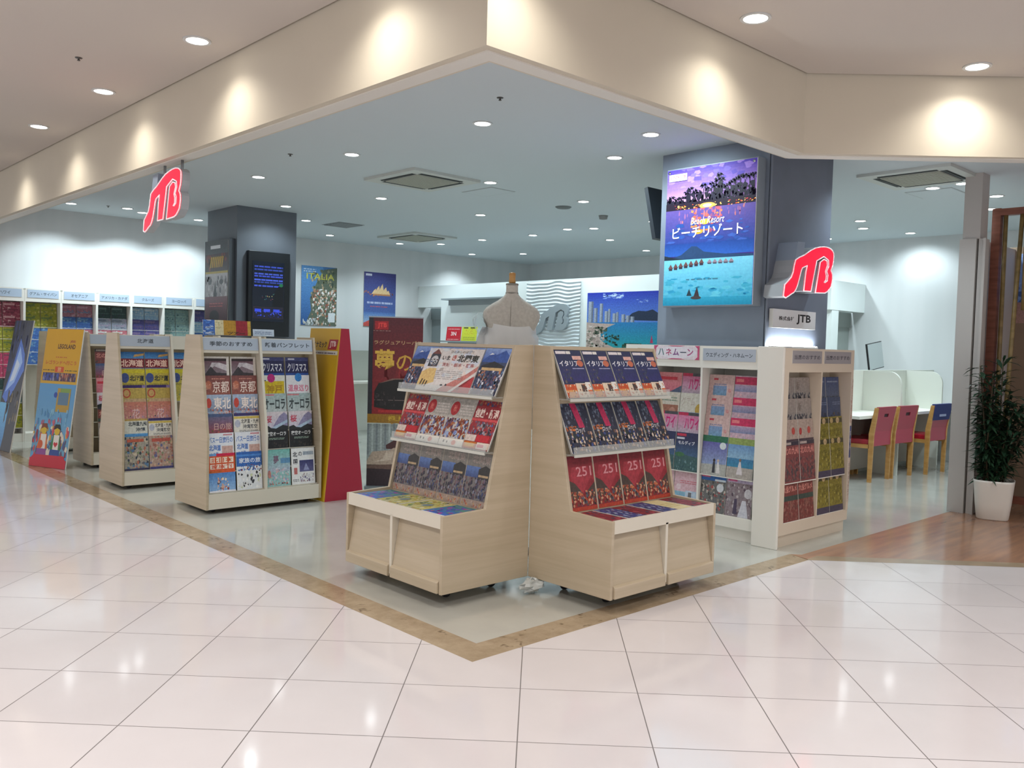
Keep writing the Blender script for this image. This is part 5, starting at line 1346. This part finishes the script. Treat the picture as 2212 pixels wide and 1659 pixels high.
# maroon bus banner stand
t = empty('banner_stand', (2.155, 3.60, 0), math.radians(-43.1)); tag(t, 'dark red bus tour banner stand with gold lettering, behind the left front stand', 'banner')
a = Art('5a1e26').g(0, 0, 1, 1, '8e1f24', '4f1e26').b(.3, .1, 1, .6, ['7a2026', '8a2428', '6a1c22'], 14, 120, .2)
a.r(.11, .885, .36, .965, '9a2028').t('JTB', .16, .895, .33, .95, 'd8403c', .03).lines(.08, .872, .40, .88, 'b08a80', 1).t('ラグジュアリーバス', .10, .745, .98, .785, 'c09a70', .01).t('夢', .12, .48, .48, .70, 'd2a544', .03).t('の', .52, .50, .82, .65, 'c8983c', .01).t('旅', .84, .50, 1.0, .68, 'c8983c', .01)
a.p([(.12, .15), (.12, .30), (.2, .38), (.5, .42), (1, .42), (1, .13), (.4, .13)], '141113').p([(.2, .375), (.5, .415), (.8, .42), (.8, .43), (.45, .425)], '7a5a50').r(.12, .215, .72, .222, '6a5a58').b(.14, .16, .5, .3, ['241c20', '1c1618', '3a2c30'], 14, 121, .05).r(.2, .10, 1, .125, 'b0282c').r(0, 0, 1, .085, '93691f').t('極上の旅', .38, .02, .96, .07, 'c09a30', .03).r(0, .085, .08, 1, '26222c')
bp = link('banner_panel', art_mesh('banner_panel', a, .474, .925, .006, print_mat('poster_print', .45, 0, .14)), t, (0, -.010, .588))
a = Art('8a7a70').r(0, .36, 1, 1, '8c9494')
for k_ in range(12): a.r(.08 * k_, .5, .08 * k_ + .035, 1, 'a8b0b0' if k_ % 2 else '787f84')
a.p([(.35, .66), (.5, .74), (1, .74), (1, .58), (.36, .6)], '4a2a2c').p([(0, .40), (.1, .55), (.42, .58), (.5, .62), (.9, .60), (.95, .36), (0, .34)], 'b09a8a').p([(.1, .38), (.45, .42), (.5, .56), (.36, .56), (.3, .44)], 'c8b4a4').r(0, 0, 1, .34, '32222a').p([(0, .33), (.6, .36), (1, .30), (1, .26), (0, .28)], '6a5048').b(.4, .05, 1, .25, ['3a2830', '2a1c22', '44303a'], 10, 122, .1)
link('seat_photo_panel', art_mesh('seat_photo_panel', a, .474, .55, .006, print_mat('poster_print', .45, 0, .14)), t, (0, -.002, .030))
MB().box(-.25, -.03, 0, .25, .12, .028).build('stand_base', STEEL, t)
MB().tube([(0, .02, .02), (0, .012, 1.50)], .010, 8).build('stand_pole', STEEL, t)
MB().box(-.24, -.012, 1.512, .24, .012, 1.522).build('top_rail', STEEL, t)

# ------------------------------------------------------------------ counter booths
BOOTH = mat('cream_booth_panel', 'd9dbd2', .5)
t = empty('counter_booth', (8.0, 1.7, 0)); tag(t, 'cream counter row with rounded privacy screens along the back', 'counter')
MB().box(-1.9, 0, 0, 1.09, .035, 1.128).build('back_screen', BOOTH, t)
for x_ in (-.86, .27):
    pr = [(-.42, .66), (-.42, .98)]
    pr += [(-.42 + .14 * (1 - math.cos(q * PI / 16)), .98 + .145 * math.sin(q * PI / 16)) for q in range(1, 9)]
    pr += [(-.001, 1.125), (-.001, .66)]
    MB().prism(pr, x_ - .014, x_ + .014, 'x').build('side_screen', BOOTH, t)
MB().box(-1.9, -.45, .655, 1.09, -.001, .685).build('desk_top', mat('desk_white', 'e6e4da', .3), t)
MB().box(-1.9, -.10, .06, 1.09, -.08, .655).build('modesty_panel', mat('booth_lower', 'b9b4aa', .5), t)
for x_ in (-.84, .25): MB().box(x_ - .012, -.40, 0, x_ + .012, -.10, .655).build('support_panel', BOOTH, t)
# desk screen leaning back above the booth
t = empty('desk_monitor', (8.30, 2.10, 0)); tag(t, 'pale tilted desk monitor with black edge above the counter screens', 'monitor')
tl = Matrix.Translation((0, 0, 1.29)) @ Matrix.Rotation(-.12, 4, 'Y') @ Matrix.Rotation(-.1, 4, 'X')
MB().box(-.20, 0, -.165, .20, .02, .165, tl).build('monitor_case', BLACK, t)
MB().box(-.188, -.003, -.155, .195, 0, .155, tl).build('monitor_back', mat('pale_monitor_back', 'c9d2d4', .4), t)
MB().box(-.03, .02, .70, .03, .05, 1.2).build('monitor_neck', BLACK, t)
MB().box(-.6, -.10, .66, .6, .35, .70).build('back_desk', mat('desk_white', 'e6e4da', .3), t)
MB().box(-.58, -.06, 0, .58, -.03, .66).build('desk_panel', BOOTH, t)

def make_chair(loc, rz, label, cover=False):
    """faces +Y local; seat .42 wide"""
    t = empty('counter_chair', (*loc, 0), rz); tag(t, label, 'chair', 'red counter chairs')
    W = .20
    MB().box(-W, -.18, .375, W, .215, .435).build('seat', RED_V, t, bevel=.012)
    for s in (-1, 1):
        x0, x1 = sorted((s * W, s * (W + .022)))
        MB().prism([(-.225, 0), (-.185, 0), (-.185, .50), (-.235, .765), (-.272, .765), (-.235, .48)], x0, x1, 'x').build('rear_leg', WOODC, t)
        MB().prism([(.165, 0), (.205, 0), (.205, .375), (.165, .375)], x0, x1, 'x').build('front_leg', WOODC, t)
        MB().box(x0, -.19, .345, x1, .20, .385).build('seat_rail', WOODC, t)
    bk = MB()
    # upholstered back with a slot handle: four pieces round the slot
    def yb(z): return -.215 if z < .5 else -.215 - .05 * (z - .5) / .265
    def band(x0, x1, z0, z1):
        n = 4
        for i in range(n):
            za, zb = z0 + (z1 - z0) * i / n, z0 + (z1 - z0) * (i + 1) / n
            bk.prism([(yb(za) - .012, za), (yb(za) + .02, za), (yb(zb) + .02, zb), (yb(zb) - .012, zb)], x0, x1, 'x')
    band(-W, W, .37, .665); band(-W, -.05, .665, .70); band(.05, W, .665, .70); band(-W, W, .70, .772)
    b_ = bk.build('backrest', REDBACK, t)
    MB().box(-.05, yb(.68) - .004, .668, .05, yb(.68) + .010, .697).build('handle_slot', mat('slot_dark', '3a1820', .5), b_)
    if cover:
        MB().prism([(yb(.60) - .020, .60), (yb(.60) + .026, .60), (yb(.775) + .026, .780), (yb(.775) - .020, .780)], -W - .006 + .0, W + .006, 'x').build('head_cover', NAVY, t)
        MB().box(-.07, yb(.66) - .023, .64, .09, yb(.66) - .018, .665).build('cover_label', mat('cover_label', '9aa0c0', .6), t)
    return t
make_chair((6.60, 1.46), .0, 'red chair with beech legs at the counter, left of the close pair')
make_chair((7.10, 1.44), -.05, 'red chair with beech legs at the counter, right of the close pair')
make_chair((7.76, 1.34), -.05, 'red chair with navy cover over its backrest, beside the grey post', True)
make_chair((4.40, 6.35), 2.2, 'red chair partly hidden behind the yellow A-frame standee')
# low pale counter far behind, seen between the standee and the banner
t = empty('service_counter', (4.95, 8.1, 0)); tag(t, 'low pale service counter against the left wall behind the A-frame standee', 'counter')
MB().box(-1.05, 0, 0, 1.35, .05, 1.165).build('front_screen', mat('counter_grey', 'b8bcb4', .5), t)
MB().box(-1.05, -.40, .70, 1.35, 0, .73).build('counter_top', mat('desk_white', 'e6e4da', .3), t)
MB().box(-1.05, -.06, 0, 1.35, -.03, .70).build('modesty_panel', BOOTH, t)

# ------------------------------------------------------------------ neighbour's plant, bamboo screen, poster board
t = empty('potted_plant', (5.35, -.235, 0)); tag(t, 'leafy dark green plant in a white pot beside the grey post', 'plant')
pr = []; 
def rsq(r, z, n=28, e_=.55):
    return [(r * math.copysign(abs(math.cos(2 * PI * k / n)) ** e_, math.cos(2 * PI * k / n)), r * math.copysign(abs(math.sin(2 * PI * k / n)) ** e_, math.sin(2 * PI * k / n)), z) for k in range(n)]
v = []; n = 28
lv = [(.118, 0), (.125, .01), (.14, .12), (.158, .30), (.160, .318), (.150, .318), (.146, .27)]
for r_, z in lv: v += rsq(r_ * .94, z)
f = [(i * n + k, i * n + (k + 1) % n, (i + 1) * n + (k + 1) % n, (i + 1) * n + k) for i in range(len(lv) - 1) for k in range(n)] + [tuple(range(n))]
MB().add(v, f, None, True).build('pot', mat('white_ceramic', 'e2dfd8', .35), t, rot=(0, 0, .3))
MB().add(rsq(.136, .272), [tuple(range(28))]).build('soil', mat('soil', '2c241c', .9), t, rot=(0, 0, .3))
R = random.Random(11); stems = MB(); lf = MB()
for sidx in range(13):
    bx, by = R.uniform(-.07, .07), R.uniform(-.07, .07); tx, ty = bx + R.uniform(-.10, .10), by + R.uniform(-.20, .08); H = R.uniform(.8, 1.30)
    pts = [(bx + (tx - bx) * q, by + (ty - by) * q, .27 + (H - .27) * q) for q in (0, .3, .6, 1)]
    stems.tube(pts, .009, 6, .005)
    for j in range(44):
        q = .08 + .92 * (j + R.random()) / 44
        c_ = Vector((bx + (tx - bx) * q, by + (ty - by) * q, .27 + (H - .27) * q))
        for _ in range(2):
            az = R.uniform(0, 2 * PI); el = R.uniform(-.35, .9); L_ = R.uniform(.08, .18); wd = R.uniform(.010, .019)
            d = Vector((math.cos(az) * math.cos(el), math.sin(az) * math.cos(el), math.sin(el)))
            s_ = Vector((-math.sin(az), math.cos(az), 0))
            p1, p2, p3 = c_ + d * L_ * .35, c_ + d * L_ * .7 + Vector((0, 0, -.012)), c_ + d * L_ + Vector((0, 0, -.04))
            up = Vector((0, 0, .004))
            lf.add([c_, p1 + s_ * wd, p2 + s_ * wd * .8, p3, p2 - s_ * wd * .8, p1 - s_ * wd, p1 - up, p2 - up], [(0, 1, 6), (0, 6, 5), (1, 2, 7, 6), (6, 7, 4, 5), (2, 3, 7), (7, 3, 4)])
stems.build('stems', mat('stem_brown', '4a3e2a', .7), t)
lf.build('foliage', noisy('dark_leaf', '1d3626', '2c4a32', (9, 9, 9), .4, .4), t)

t = empty('bamboo_screen', (5.66, -.05, 0)); tag(t, 'reddish timber frame with bamboo poles behind the potted plant', 'screen')
TIM = noisy('red_brown_timber', '6f4030', '835040', (5, 5, 30), .5)
BAM = noisy('bamboo_cane', '74603a', '8a7448', (8, 8, 20), .4)
MB().box(-.035, -.045, 0, .035, .02, 2.55).build('frame_post', TIM, t)
MB().box(-.035, -1.30, 0, .035, -1.235, 2.55).build('frame_post', TIM, t)
MB().box(-.035, -1.235, 2.49, .035, -.045, 2.545).build('top_rail', TIM, t)
MB().box(-.03, -1.235, .10, .03, -.045, .16).build('bottom_rail', TIM, t)
for y0, y1, zb in ((-.075, -.08, .12), (-.20, -.125, .12), (-.235, -.24, 1.7), (-.36, -.34, .12), (-.48, -.50, .12)):
    MB().tube([(0, y0, 2.52), (0, (y0 + y1) / 2, (2.52 + zb) / 2), (0, y1, zb)], .018, 8).build('bamboo_pole', BAM, t)
t = empty('display_board', (6.35, -.55, 0)); tag(t, 'beige board with a blue scenic print behind the bamboo poles', 'poster')
MB().box(0, -.70, 0, .04, .62, 2.30).build('board', noisy('tan_board', '9a8470', '8a7562', (2, 2, 2), .6), t)
a = Art('5a7ab8').g(0, .3, 1, 1, '6a8cc8', '8aa4d8').b(0, .3, 1, .6, ['4a6ab0', '7a94c8', '3a5a94', '5a8a7a'], 24, 130, .1).g(0, 0, 1, .3, 'b08a80', 'a07a78')
link('board_print', art_mesh('board_print', a, .78, .62, .003, print_mat('poster_print', .45, 0, .14)), t, (-.0035, .14, 1.62), (0, 0, -PI / 2))
a = Art('2f5c9c').b(0, 0, 1, 1, ['3a70b8', '2a4a8a', '5a8ac8', '4a9a8a', 'b06a58'], 26, 131, .12)
link('board_print', art_mesh('board_print', a, .42, .62, .003, print_mat('poster_print', .45, 0, .14)), t, (-.0035, .20, .78), (0, 0, -PI / 2))
